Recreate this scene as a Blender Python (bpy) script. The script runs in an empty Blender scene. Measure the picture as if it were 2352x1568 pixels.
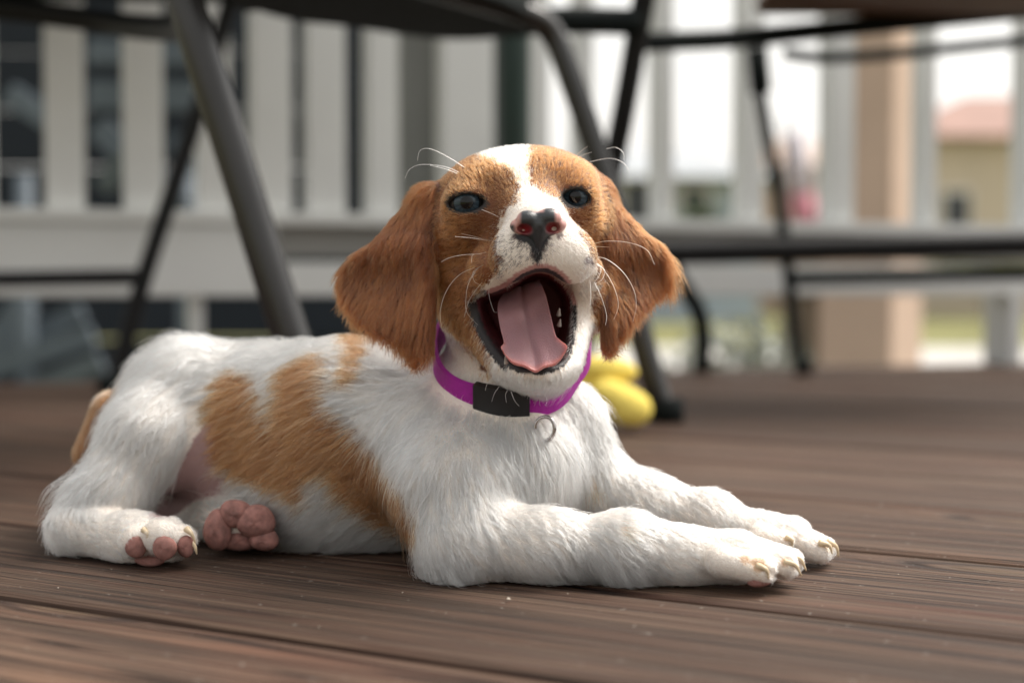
import bpy, bmesh, math, random, time
import numpy as np
from mathutils import Vector, Matrix
T0 = time.time()
random.seed(7); rng = np.random.default_rng(7)
scene = bpy.context.scene
COL = scene.collection

# ------------------------------------------------------------------ camera
FPX = 3267.0                       # focal length in picture pixels of a 2352 x 1568 picture
CAM_H, PITCH = 0.125, 0.038
cam_d = bpy.data.cameras.new('camera'); cam = bpy.data.objects.new('camera', cam_d); COL.objects.link(cam)
cam.location = (0, 0, CAM_H); cam.rotation_euler = (math.pi/2 - PITCH, 0, 0)
cam_d.sensor_width = 36; cam_d.lens = 36*FPX/2352
cam_d.clip_start = 0.02; cam_d.clip_end = 2000
cam_d.dof.use_dof = True; cam_d.dof.focus_distance = 0.610; cam_d.dof.aperture_fstop = 4.4
scene.camera = cam

# ------------------------------------------------------------------ world and sun
SUN_EL, SUN_AZ = math.radians(54), math.radians(64)      # azimuth from +Y towards +X
world = bpy.data.worlds.new('World'); scene.world = world; world.use_nodes = True
wn, wl = world.node_tree.nodes, world.node_tree.links
wn.clear()
sky = wn.new('ShaderNodeTexSky'); sky.sky_type = 'NISHITA'; sky.sun_disc = False
sky.sun_elevation = SUN_EL; sky.sun_rotation = SUN_AZ
sky.air_density = 2.6; sky.dust_density = 3.0; sky.ozone_density = 1.0
hs = wn.new('ShaderNodeHueSaturation'); hs.inputs['Saturation'].default_value = 0.08
bgn = wn.new('ShaderNodeBackground'); bgn.inputs['Strength'].default_value = 0.15
wo = wn.new('ShaderNodeOutputWorld')
tint = wn.new('ShaderNodeMix'); tint.data_type = 'RGBA'; tint.blend_type = 'MULTIPLY'; tint.inputs[0].default_value = 1.0; tint.inputs[7].default_value = (1.0, 0.985, 0.965, 1)
wl.new(sky.outputs[0], hs.inputs['Color']); wl.new(hs.outputs[0], tint.inputs[6]); wl.new(tint.outputs[2], bgn.inputs['Color']); wl.new(bgn.outputs[0], wo.inputs['Surface'])
sd = bpy.data.lights.new('sun', 'SUN'); sd.energy = 2.7; sd.angle = math.radians(32); sd.color = (1.0, 0.93, 0.84)
sun = bpy.data.objects.new('sun', sd); COL.objects.link(sun)
sdir = Vector((math.sin(SUN_AZ)*math.cos(SUN_EL), math.cos(SUN_AZ)*math.cos(SUN_EL), math.sin(SUN_EL)))
sun.rotation_euler = sdir.to_track_quat('Z', 'Y').to_euler()

vs = scene.view_settings
vs.view_transform = 'Standard'; vs.look = 'None'; vs.exposure = 0.58; vs.gamma = 1.0; vs.use_curve_mapping = False
cy = scene.cycles
cy.use_denoising = True; cy.denoiser = 'OPENIMAGEDENOISE'
cy.max_bounces = 7; cy.diffuse_bounces = 4; cy.glossy_bounces = 4; cy.transmission_bounces = 6; cy.transparent_max_bounces = 8
cy.use_adaptive_sampling = False
scene.cycles_curves.shape = 'RIBBONS'

# ------------------------------------------------------------------ helpers
CAMP = np.array([0, 0, CAM_H]); FW = np.array([0, math.cos(PITCH), -math.sin(PITCH)])
UP = np.array([0, math.sin(PITCH), math.cos(PITCH)]); RT = np.array([1.0, 0, 0])
def W(x, y, d):                     # a surveyed sight line plus its distance -> a point of the place (metres)
    return CAMP + d*(FW + (x-1176)/FPX*RT + (784-y)/FPX*UP)
def PX(P):                          # inverse, for arrays
    q = P - CAMP; d = q@FW
    return 1176 + FPX*(q@RT)/d, 784 - FPX*(q@UP)/d, d
def Wz(x, d, z):                    # sight line column x at distance d, height z
    p = W(x, 784, d); p[2] = z; return p
def tag(o, label=None, cat=None, group=None, kind=None):
    if label: o['label'] = label
    if cat: o['category'] = cat
    if group: o['group'] = group
    if kind: o['kind'] = kind
    return o
def link(o, parent=None):
    COL.objects.link(o)
    if parent is not None: o.parent = parent
    return o
def empty(name, loc=(0, 0, 0)):     # parts are built in world coordinates, so the root carries the offset
    o = bpy.data.objects.new(name, None); o.empty_display_size = 0.05
    o.location = loc; COL.objects.link(o); return o
def adopt(child, parent):
    COL.objects.link(child); child.parent = parent
    child.matrix_parent_inverse = Matrix.Translation(-Vector(parent.location)) if parent.parent is None else Matrix.Identity(4)
    return child
def mesh_obj(name, verts, faces, mat=None, parent=None, smooth=False):
    me = bpy.data.meshes.new(name)
    me.from_pydata([tuple(map(float, v)) for v in verts], [], [tuple(int(i) for i in f) for f in faces]); me.update()
    if smooth: me.polygons.foreach_set('use_smooth', [True]*len(me.polygons))
    if mat: me.materials.append(mat)
    o = bpy.data.objects.new(name, me)
    if parent is None: COL.objects.link(o)
    else: adopt(o, parent)
    return o
def box_obj(name, c, half, mat, parent=None, rotz=0.0, bevel=0.0, axes=None):
    bm = bmesh.new(); bmesh.ops.create_cube(bm, size=2.0)
    for v in bm.verts: v.co = Vector((v.co.x*half[0], v.co.y*half[1], v.co.z*half[2]))
    if bevel > 0: bmesh.ops.bevel(bm, geom=list(bm.edges), offset=bevel, segments=2, affect='EDGES')
    me = bpy.data.meshes.new(name)
    M = Matrix.Translation(Vector(c)) @ (axes if axes is not None else Matrix.Rotation(rotz, 4, 'Z'))
    bm.transform(M); bm.to_mesh(me); bm.free()
    if bevel > 0: me.polygons.foreach_set('use_smooth', [False]*len(me.polygons))
    me.materials.append(mat)
    o = bpy.data.objects.new(name, me)
    if parent is None: COL.objects.link(o)
    else: adopt(o, parent)
    return o
def spline(pts, n=8):
    P = [np.array(p, float) for p in pts]
    if len(P) == 2: return [P[0] + (P[1]-P[0])*t for t in np.linspace(0, 1, 3)]
    out = []
    Q = [2*P[0]-P[1]] + P + [2*P[-1]-P[-2]]
    for i in range(1, len(Q)-2):
        a, b, c, d = Q[i-1], Q[i], Q[i+1], Q[i+2]
        for t in np.linspace(0, 1, n, endpoint=False):
            out.append(0.5*((2*b)+(-a+c)*t+(2*a-5*b+4*c-d)*t*t+(-a+3*b-3*c+d)*t**3))
    out.append(P[-1]); return out
def tube(name, pts, r, mat, parent=None, sides=14, n=8, r2=None, cap=True):
    path = spline(pts, n); m = len(path); V, Fc = [], []
    up = np.array([0.13, 0.31, 0.94])
    for i, p in enumerate(path):
        t = path[min(i+1, m-1)] - path[max(i-1, 0)]; t = t/np.linalg.norm(t)
        a = np.cross(t, up); a /= np.linalg.norm(a); b = np.cross(a, t)
        rr = r if r2 is None else r + (r2-r)*i/(m-1)
        for k in range(sides):
            an = 2*math.pi*k/sides
            V.append(p + rr*(math.cos(an)*a + math.sin(an)*b))
    for i in range(m-1):
        for k in range(sides):
            Fc.append((i*sides+k, i*sides+(k+1) % sides, (i+1)*sides+(k+1) % sides, (i+1)*sides+k))
    if cap: Fc.append(tuple(range(sides))[::-1]); Fc.append(tuple((m-1)*sides+k for k in range(sides)))
    return mesh_obj(name, V, Fc, mat, parent, smooth=True)

# ------------------------------------------------------------------ materials
def new_mat(name):
    m = bpy.data.materials.new(name); m.use_nodes = True
    nt = m.node_tree; return m, nt, nt.nodes, nt.links, nt.nodes['Principled BSDF']
def mat_plain(name, col, rough=0.6, spec=0.4, metal=0.0, var=0.15, scale=8.0, bump=0.0, coat=0.0, sss=0.0, sss_col=None):
    m, nt, N, L, B = new_mat(name)
    tc = N.new('ShaderNodeTexCoord'); no = N.new('ShaderNodeTexNoise'); no.inputs['Scale'].default_value = scale
    no.inputs['Detail'].default_value = 6
    L.new(tc.outputs['Object'], no.inputs['Vector'])
    cr = N.new('ShaderNodeValToRGB')
    c = np.array(col)
    cr.color_ramp.elements[0].position = 0.3; cr.color_ramp.elements[0].color = (*(c*(1-var)), 1)
    cr.color_ramp.elements[1].position = 0.7; cr.color_ramp.elements[1].color = (*np.minimum(c*(1+var), 1), 1)
    L.new(no.outputs['Fac'], cr.inputs['Fac']); L.new(cr.outputs['Color'], B.inputs['Base Color'])
    B.inputs['Roughness'].default_value = rough; B.inputs['Specular IOR Level'].default_value = spec
    B.inputs['Metallic'].default_value = metal; B.inputs['Coat Weight'].default_value = coat
    if sss > 0:
        B.inputs['Subsurface Weight'].default_value = sss; B.inputs['Subsurface Scale'].default_value = 0.004
        B.inputs['Subsurface Radius'].default_value = (1.0, 0.35, 0.25)
    if bump > 0:
        n2 = N.new('ShaderNodeTexNoise'); n2.inputs['Scale'].default_value = scale*12; n2.inputs['Detail'].default_value = 4
        L.new(tc.outputs['Object'], n2.inputs['Vector'])
        bp = N.new('ShaderNodeBump'); bp.inputs['Strength'].default_value = bump; bp.inputs['Distance'].default_value = 0.001
        L.new(n2.outputs['Fac'], bp.inputs['Height']); L.new(bp.outputs['Normal'], B.inputs['Normal'])
    return m
def mat_attr(name, rough=0.5, spec=0.5, coat=0.0, sss=0.0, bump=0.0, bscale=900.0):
    m, nt, N, L, B = new_mat(name)
    at = N.new('ShaderNodeAttribute'); at.attribute_name = 'col'
    L.new(at.outputs['Color'], B.inputs['Base Color'])
    B.inputs['Roughness'].default_value = rough; B.inputs['Specular IOR Level'].default_value = spec
    B.inputs['Coat Weight'].default_value = coat; B.inputs['Coat Roughness'].default_value = 0.15
    if sss > 0:
        B.inputs['Subsurface Weight'].default_value = sss; B.inputs['Subsurface Scale'].default_value = 0.003
        B.inputs['Subsurface Radius'].default_value = (1.0, 0.35, 0.25)
    if bump > 0:
        tc = N.new('ShaderNodeTexCoord'); n2 = N.new('ShaderNodeTexNoise'); n2.inputs['Scale'].default_value = bscale
        L.new(tc.outputs['Object'], n2.inputs['Vector'])
        bp = N.new('ShaderNodeBump'); bp.inputs['Strength'].default_value = bump; bp.inputs['Distance'].default_value = 0.0006
        L.new(n2.outputs['Fac'], bp.inputs['Height']); L.new(bp.outputs['Normal'], B.inputs['Normal'])
    return m

def mat_deck():
    m, nt, N, L, B = new_mat('stained_deck_wood')
    tc = N.new('ShaderNodeTexCoord'); oi = N.new('ShaderNodeObjectInfo')
    def math_(op, a, b=None, c=None):
        n = N.new('ShaderNodeMath'); n.operation = op
        for i, v in enumerate((a, b, c)):
            if v is None: continue
            if isinstance(v, (int, float)): n.inputs[i].default_value = v
            else: L.new(v, n.inputs[i])
        return n.outputs[0]
    mul = N.new('ShaderNodeVectorMath'); mul.operation = 'MULTIPLY_ADD'
    cb = N.new('ShaderNodeCombineXYZ')
    L.new(oi.outputs['Random'], cb.inputs[0]); L.new(oi.outputs['Random'], cb.inputs[1]); L.new(oi.outputs['Random'], cb.inputs[2])
    L.new(cb.outputs[0], mul.inputs[0]); mul.inputs[1].default_value = (37, 19, 53); L.new(tc.outputs['Object'], mul.inputs[2])
    P = mul.outputs[0]
    def noise(scale, vec, detail=5, rough=0.55, dist=0.0):
        mp = N.new('ShaderNodeMapping'); mp.inputs['Scale'].default_value = vec; L.new(P, mp.inputs['Vector'])
        no = N.new('ShaderNodeTexNoise'); no.inputs['Scale'].default_value = scale; no.inputs['Detail'].default_value = detail
        no.inputs['Roughness'].default_value = rough; no.inputs['Distortion'].default_value = dist
        L.new(mp.outputs[0], no.inputs['Vector']); return no.outputs['Fac']
    def ramp(fac, stops):
        cr = N.new('ShaderNodeValToRGB'); e = cr.color_ramp.elements
        while len(e) < len(stops): e.new(0.5)
        for q, (p, c) in zip(e, stops): q.position = p; q.color = (*c, 1) if len(c) == 3 else c
        L.new(fac, cr.inputs['Fac']); return cr.outputs['Color']
    def mix(f, a, b, mode='MIX'):
        n = N.new('ShaderNodeMix'); n.data_type = 'RGBA'; n.blend_type = mode
        if isinstance(f, (int, float)): n.inputs[0].default_value = f
        else: L.new(f, n.inputs[0])
        for i, v in ((6, a), (7, b)):
            if isinstance(v, tuple): n.inputs[i].default_value = (*v, 1)
            else: L.new(v, n.inputs[i])
        return n.outputs[2]
    # knots: few stretched cells bend the growth rings around them
    ka = N.new('ShaderNodeAttribute'); ka.attribute_type = 'OBJECT'; ka.attribute_name = 'knot'
    kv = N.new('ShaderNodeVectorMath'); kv.operation = 'SUBTRACT'; L.new(tc.outputs['Object'], kv.inputs[0]); L.new(ka.outputs['Vector'], kv.inputs[1])
    ks = N.new('ShaderNodeVectorMath'); ks.operation = 'MULTIPLY'; L.new(kv.outputs[0], ks.inputs[0]); ks.inputs[1].default_value = (9, 34, 0)
    kl = N.new('ShaderNodeVectorMath'); kl.operation = 'LENGTH'; L.new(ks.outputs[0], kl.inputs[0])
    knot = math_('ADD', kl.outputs['Value'], math_('MULTIPLY', noise(1.0, (30, 60, 1), 2), 0.12))
    kmask = ramp(knot, [(0.10, (1, 1, 1)), (0.34, (0, 0, 0))])
    # growth rings across the board
    sep = N.new('ShaderNodeSeparateXYZ'); L.new(P, sep.inputs[0])
    warp = noise(1.0, (1.3, 10, 1), 2, 0.5)
    warp2 = noise(1.0, (0.7, 3.0, 1), 1, 0.5)
    ph = math_('ADD', math_('MULTIPLY', sep.outputs[1], 260.0), math_('MULTIPLY', warp, 26.0))
    ph = math_('ADD', ph, math_('MULTIPLY', warp2, 30.0))
    ph = math_('ADD', ph, math_('MULTIPLY', math_('POWER', math_('MAXIMUM', math_('SUBTRACT', 1.25, knot), 0.0), 2.0), 16.0))
    ring = math_('MULTIPLY_ADD', math_('SINE', ph), 0.5, 0.5)
    ring = math_('POWER', ring, 1.6)
    fib = noise(1.0, (7, 700, 30), 2, 0.6)
    fib2 = noise(1.0, (5.0, 210, 10), 3, 0.66)
    blot = noise(1.0, (2.2, 11, 1), 5, 0.62, 0.6)
    blot2 = noise(1.0, (7, 34, 1), 5, 0.6)
    base = ramp(blot, [(0.28, (0.105, 0.036, 0.024)), (0.45, (0.070, 0.031, 0.022)), (0.58, (0.092, 0.050, 0.036)), (0.72, (0.160, 0.084, 0.055))])
    base = mix(math_('MULTIPLY', ring, 0.55), base, (0.030, 0.018, 0.015))
    grey = ramp(blot2, [(0.42, (0, 0, 0)), (0.68, (1, 1, 1))])
    base = mix(math_('MULTIPLY', grey, 0.40), base, (0.088, 0.065, 0.052))
    base = mix(math_('MULTIPLY', ramp(fib2, [(0.40, (1, 1, 1)), (0.50, (0, 0, 0))]), 0.85), base, (0.016, 0.010, 0.009))
    base = mix(math_('MULTIPLY', ramp(fib2, [(0.56, (0, 0, 0)), (0.68, (1, 1, 1))]), 0.45), base, (0.22, 0.150, 0.108))
    base = mix(0.34, base, ramp(fib, [(0.36, (0.008, 0.006, 0.005)), (0.64, (0.24, 0.165, 0.115))]))
    base = mix(math_('MULTIPLY', kmask, 0.7), base, (0.135, 0.092, 0.060))
    base = mix(math_('MULTIPLY', ramp(knot, [(0.30, (0, 0, 0)), (0.36, (1, 1, 1)), (0.40, (1, 1, 1)), (0.47, (0, 0, 0))]), 0.75), base, (0.020, 0.013, 0.011))
    # per board tone
    tone = math_('MULTIPLY_ADD', oi.outputs['Random'], 0.45, 0.70)
    base = mix(1.0, base, (1, 1, 1), 'MULTIPLY')
    hv = N.new('ShaderNodeHueSaturation'); L.new(base, hv.inputs['Color']); L.new(tone, hv.inputs['Value']); hv.inputs['Saturation'].default_value = 1.06
    # checks: long hairline cracks
    cr_n = noise(1.0, (1.6, 60, 1), 2, 0.4, 0.2)
    crack = ramp(math_('ABSOLUTE', math_('SUBTRACT', cr_n, 0.5)), [(0.002, (1, 1, 1)), (0.012, (0, 0, 0))])
    gate = ramp(noise(1.0, (2.0, 9, 1), 2), [(0.50, (0, 0, 0)), (0.60, (1, 1, 1))])
    crack = math_('MULTIPLY', crack, gate)
    colr = mix(math_('MULTIPLY', crack, 0.85), hv.outputs['Color'], (0.016, 0.011, 0.010))
    spk = noise(1.0, (260, 260, 260), 2, 0.5)
    colr = mix(math_('MULTIPLY', ramp(spk, [(0.70, (0, 0, 0)), (0.78, (1, 1, 1))]), 0.5), colr, (0.36, 0.33, 0.29))
    L.new(colr, B.inputs['Base Color'])
    rg = math_('MULTIPLY_ADD', fib2, 0.35, 0.50); L.new(rg, B.inputs['Roughness'])
    B.inputs['Specular IOR Level'].default_value = 0.20
    h = math_('ADD', math_('MULTIPLY', ring, -0.35), math_('MULTIPLY', fib2, 0.55))
    h = math_('ADD', h, math_('MULTIPLY', fib, 0.22)); h = math_('SUBTRACT', h, math_('MULTIPLY', crack, 1.3))
    bp = N.new('ShaderNodeBump'); bp.inputs['Strength'].default_value = 0.9; bp.inputs['Distance'].default_value = 0.0026
    L.new(h, bp.inputs['Height']); L.new(bp.outputs['Normal'], B.inputs['Normal'])
    return m

M_DECK = mat_deck()
M_RAIL = mat_plain('white_rail_paint', (0.70, 0.71, 0.70), 0.6, 0.3, var=0.05, scale=5, bump=0.05)
M_DARKMETAL = mat_plain('dark_bronze_metal', (0.009, 0.009, 0.010), 0.5, 0.22, var=0.2, scale=30, bump=0.1)
M_GREYMETAL = mat_plain('grey_brown_metal', (0.022, 0.021, 0.021), 0.25, 0.5, var=0.15, scale=30, bump=0.1)
M_SLING = mat_plain('black_sling_fabric', (0.006, 0.009, 0.009), 0.7, 0.15, scale=60, bump=0.3)
M_BROWNWOOD = mat_plain('brown_seat_wood', (0.13, 0.065, 0.03), 0.6, 0.3, scale=9)
M_GREENPOLE = mat_plain('dark_green_metal', (0.012, 0.030, 0.024), 0.45, 0.4, scale=20)
M_YELLOW = mat_plain('yellow_plush', (0.88, 0.70, 0.16), 0.9, 0.1, var=0.06, scale=90, bump=0.5)

# ------------------------------------------------------------------ the deck: separate boards
RA = W(0, 700, 1.78); RB = W(2352, 700, 2.30)
RA2 = RA[:2]; rdir = (RB-RA)[:2]; rdir = rdir/np.linalg.norm(rdir); rnorm = np.array([-rdir[1], rdir[0]])   # away from camera
RANG = math.atan2(rdir[1], rdir[0])
def on_rail(x, off=0.0):            # where the sight line column x meets the railing plane (shifted back by off)
    r = np.array([(x-1176)/FPX, math.cos(PITCH)]); o = RA2 + rnorm*off
    A = np.array([[r[0], -rdir[0]], [r[1], -rdir[1]]]); s = np.linalg.solve(A, o)
    return np.array([r[0]*s[0], r[1]*s[0]]), s[1]
bdir = np.array([-1.814, 1.0]); bdir /= np.linalg.norm(bdir); bperp = np.array([-bdir[1], bdir[0]])*-1
if bperp[1] < 0: bperp = -bperp
deck = empty('deck', (0, 1.2, 0)); tag(deck, kind='structure')
gaps = [-0.157, -0.017, 0.123, 0.263, 0.403, 0.530, 0.671, 0.818]
while gaps[-1] < 3.0: gaps.append(gaps[-1] + 0.1435)
for i in range(len(gaps)-1):
    s0, s1 = gaps[i] + 0.0028, gaps[i+1] - 0.0028
    def far_t(s):                    # end of the board under the railing
        A = np.array([[bdir[0], -rdir[0]], [bdir[1], -rdir[1]]]); o = RA2 + rnorm*0.06 - bperp*s
        return np.linalg.solve(A, o)[0]
    prof = [(s0, -0.030), (s0, -0.0042), (s0+0.0012, -0.0014), (s0+0.0042, 0.0)]
    mid = [(s0+(s1-s0)*f, -0.0004*math.sin(f*math.pi)) for f in (0.25, 0.5, 0.75)]
    prof = prof + mid + [(s1-0.0042, 0.0), (s1-0.0012, -0.0014), (s1, -0.0042), (s1, -0.030)]
    t_near = -3.2 if gaps[i] < 1.0 else -3.2 + (gaps[i]-1.0)*1.2
    cen = bperp*((s0+s1)/2); V, Fc = [], []
    n = len(prof); dz = random.uniform(-0.0006, 0.0006)
    for (s, z) in prof:
        for e, t in enumerate((t_near, far_t(s))):
            V.append((-t, (s-(s0+s1)/2), z+dz))
    for k in range(n-1): Fc.append((2*k, 2*k+1, 2*k+3, 2*k+2))
    Fc.append((2*n-2, 2*n-1, 1, 0)); Fc.append(tuple(2*k for k in range(n))); Fc.append(tuple(2*k+1 for k in range(n))[::-1])
    o = mesh_obj('plank', V, Fc, M_DECK, deck)
    o.matrix_parent_inverse = Matrix.Translation(-Vector(deck.location))
    # local x along the board, local y across it
    R3 = Matrix(((-bdir[0], bperp[0], 0, cen[0]), (-bdir[1], bperp[1], 0, cen[1]), (0, 0, 1, 0), (0, 0, 0, 1)))
    o.matrix_basis = R3
    kn = (random.uniform(-0.6, 0.6), random.uniform(-0.05, 0.05), 0.0)
    for (kx, ky) in ((2290, 1312), (145, 1403)):
        kp = Wz(kx, CAM_H*FPX/(ky-660), 0)[:2]; sk = float(kp@bperp)
        if s0 < sk < s1: kn = (float(-(kp@bdir)), sk-(s0+s1)/2, 0.0)
    o['knot'] = kn
    bm = bmesh.new(); bm.from_mesh(o.data); bmesh.ops.recalc_face_normals(bm, faces=bm.faces); bm.to_mesh(o.data); bm.free()


# ================================================================== the puppy
CM = 0.01
class Field:                         # a signed distance field on a grid, smooth unions of simple solids
    def __init__(self, lo, hi, h):
        self.lo = np.array(lo, float); self.h = h
        self.n = np.ceil((np.array(hi)-self.lo)/h).astype(int) + 1
        self.F = np.full(self.n, 1.0, np.float32)
        self.prims = []
    def window(self, lo, hi, pad):
        a = np.clip(np.floor((lo-pad-self.lo)/self.h).astype(int), 0, self.n)
        b = np.clip(np.ceil((hi+pad-self.lo)/self.h).astype(int)+1, 0, self.n)
        sl = tuple(slice(i, j) for i, j in zip(a, b))
        ax = [self.lo[k] + self.h*np.arange(a[k], b[k]) for k in range(3)]
        X, Y, Z = np.meshgrid(*ax, indexing='ij')
        return sl, np.stack([X, Y, Z], -1).astype(np.float32)
    def add(self, prim, k=0.01, flow=None, ln=0.008, keep=True):
        sl, P = self.window(prim.lo, prim.hi, k + 0.006)
        if P.size == 0: return
        d = prim.sd(P); a = self.F[sl]
        h = np.maximum(k - np.abs(a-d), 0)/k
        self.F[sl] = np.minimum(a, d) - h*h*k*0.25
        if keep: self.prims.append((prim, flow, ln))
    def cut(self, prim, k=0.003):
        sl, P = self.window(prim.lo, prim.hi, k + 0.006)
        d = -prim.sd(P); a = self.F[sl]
        h = np.maximum(k - np.abs(a-d), 0)/k
        self.F[sl] = np.maximum(a, d) + h*h*k*0.25
    def sample(self, P):             # trilinear
        q = (np.asarray(P)-self.lo)/self.h; i = np.clip(np.floor(q).astype(int), 0, self.n-2); f = np.clip(q-i, 0, 1)
        out = 0
        for dx in (0, 1):
            for dy in (0, 1):
                for dz in (0, 1):
                    w = (f[..., 0] if dx else 1-f[..., 0])*(f[..., 1] if dy else 1-f[..., 1])*(f[..., 2] if dz else 1-f[..., 2])
                    out = out + w*self.F[i[..., 0]+dx, i[..., 1]+dy, i[..., 2]+dz]
        return out
    def mesh(self):                  # naive surface nets
        F = self.F; ins = F < 0
        c = ins[:-1, :-1, :-1].astype(np.int8)
        tot = np.zeros(c.shape, np.int8)
        for dx in (0, 1):
            for dy in (0, 1):
                for dz in (0, 1):
                    tot += ins[dx:dx+c.shape[0], dy:dy+c.shape[1], dz:dz+c.shape[2]]
        act = (tot > 0) & (tot < 8)
        I = np.argwhere(act); idx = np.full(act.shape, -1, np.int32); idx[act] = np.arange(len(I))
        acc = np.zeros((len(I), 3)); cnt = np.zeros(len(I))
        corners = [(0, 0, 0), (1, 0, 0), (0, 1, 0), (1, 1, 0), (0, 0, 1), (1, 0, 1), (0, 1, 1), (1, 1, 1)]
        edges = [(0, 1), (2, 3), (4, 5), (6, 7), (0, 2), (1, 3), (4, 6), (5, 7), (0, 4), (1, 5), (2, 6), (3, 7)]
        val = [F[I[:, 0]+a, I[:, 1]+b, I[:, 2]+e] for a, b, e in corners]
        for a, b in edges:
            va, vb = val[a], val[b]; m = (va < 0) != (vb < 0)
            t = np.where(m, va/np.where(m, va-vb, 1), 0)
            pa, pb = np.array(corners[a]), np.array(corners[b])
            acc += (pa + t[:, None]*(pb-pa))*m[:, None]; cnt += m
        V = self.lo + self.h*(I + acc/cnt[:, None])
        Q = []
        for ax in range(3):
            sl0 = [slice(None)]*3; sl1 = [slice(None)]*3; sl0[ax] = slice(0, -1); sl1[ax] = slice(1, None)
            x = ins[tuple(sl0)] != ins[tuple(sl1)]
            E = np.argwhere(x)
            u, v = (ax+1) % 3, (ax+2) % 3
            E = E[(E[:, u] > 0) & (E[:, v] > 0) & (E[:, u] < self.n[u]-1) & (E[:, v] < self.n[v]-1)]
            du = np.zeros(3, int); du[u] = 1; dv = np.zeros(3, int); dv[v] = 1
            g = lambda q: idx[q[:, 0], q[:, 1], q[:, 2]]
            q = np.stack([g(E-du-dv), g(E-dv), g(E), g(E-du)], 1)
            flip = ~ins[E[:, 0], E[:, 1], E[:, 2]]
            q[flip] = q[flip][:, ::-1]; Q.append(q)
        return V, np.concatenate(Q)

class Cone:
    def __init__(self, p1, r1, p2, r2):
        self.a, self.b, self.ra, self.rb = np.array(p1, np.float32), np.array(p2, np.float32), r1, r2
        self.lo = np.minimum(self.a-r1, self.b-r2); self.hi = np.maximum(self.a+r1, self.b+r2)
    def sd(self, P):
        ab = self.b-self.a; t = np.clip(((P-self.a)@ab)/max(float(ab@ab), 1e-9), 0, 1)
        return np.linalg.norm(P-(self.a+t[..., None]*ab), axis=-1) - (self.ra+(self.rb-self.ra)*t)
class Ell:
    def __init__(self, c, r, rot=(0, 0, 0)):
        self.c = np.array(c, np.float32); self.r = np.array(r, np.float32)
        from mathutils import Euler
        self.R = np.array(Euler(rot).to_matrix(), np.float32)
        m = float(max(r)); self.lo = self.c-m; self.hi = self.c+m
    def sd(self, P):
        q = (P-self.c)@self.R
        k0 = np.linalg.norm(q/self.r, axis=-1); k1 = np.linalg.norm(q/(self.r*self.r), axis=-1)
        return k0*(k0-1)/np.maximum(k1, 1e-6)
def poly_sd(x, y, poly):
    P = np.array(poly, np.float32); d = np.full(x.shape, 1e18, np.float32); s = np.ones(x.shape, np.float32)
    n = len(P)
    for i in range(n):
        a = P[i]; b = P[i-1]; e = b-a
        wx, wy = x-a[0], y-a[1]
        t = np.clip((wx*e[0]+wy*e[1])/(e@e), 0, 1)
        bx, by = wx-e[0]*t, wy-e[1]*t
        d = np.minimum(d, bx*bx+by*by)
        c1 = y >= a[1]; c2 = y < b[1]; c3 = e[0]*wy > e[1]*wx
        flip = (c1 & c2 & c3) | (~c1 & ~c2 & ~c3)
        s = np.where(flip, -s, s)
    return s*np.sqrt(d)
def smooth_poly(pts, n=4):
    P = [np.array(p, float) for p in pts]; out = []; m = len(P)
    for i in range(m):
        a, b, c, d = P[i-1], P[i], P[(i+1) % m], P[(i+2) % m]
        for t in np.linspace(0, 1, n, endpoint=False):
            out.append(0.5*((2*b)+(-a+c)*t+(2*a-5*b+4*c-d)*t*t+(-a+3*b-3*c+d)*t**3))
    return out
class Flap:                          # an ear: outline in the local plane y = depth(x, z), with its own thickness
    def __init__(self, outline, d0, depth, thick, sx=0):
        pts = [W(x, y, d0) for x, y in smooth_poly(outline)]
        self.poly = [(p[0], p[2]) for p in pts]; self.depth = depth; self.th = thick
        A = np.array(self.poly); self.lo = np.array([A[:, 0].min(), 0.60, A[:, 1].min()]); self.hi = np.array([A[:, 0].max(), 0.72, A[:, 1].max()])
    def sd(self, P):
        e = poly_sd(P[..., 0], P[..., 2], self.poly) + self.th
        w = np.abs(P[..., 1]-self.depth(P[..., 0], P[..., 2]))*0.92
        e2 = np.maximum(e, 0)
        return np.sqrt(e2*e2+w*w) - self.th + np.minimum(e, 0)*0.0
class Hole:                          # the open mouth: outline narrowing with depth
    def __init__(self, outline, d0, d1, shrink):
        pts = [W(x, y, d0) for x, y in smooth_poly(outline)]
        self.poly = [(p[0], p[2]) for p in pts]; self.y0, self.y1, self.sh = pts[0][1], pts[0][1]+(d1-d0), shrink
        A = np.array(self.poly); self.c = A.mean(0)
        self.lo = np.array([A[:, 0].min(), self.y0-0.05, A[:, 1].min()]); self.hi = np.array([A[:, 0].max(), self.y1, A[:, 1].max()])
    def sd(self, P):
        t = np.clip((P[..., 1]-self.y0)/(self.y1-self.y0), 0, 1)
        e = poly_sd(P[..., 0], P[..., 2], self.poly) + self.sh*t*t
        return np.maximum(e, P[..., 1]-self.y1)


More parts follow.
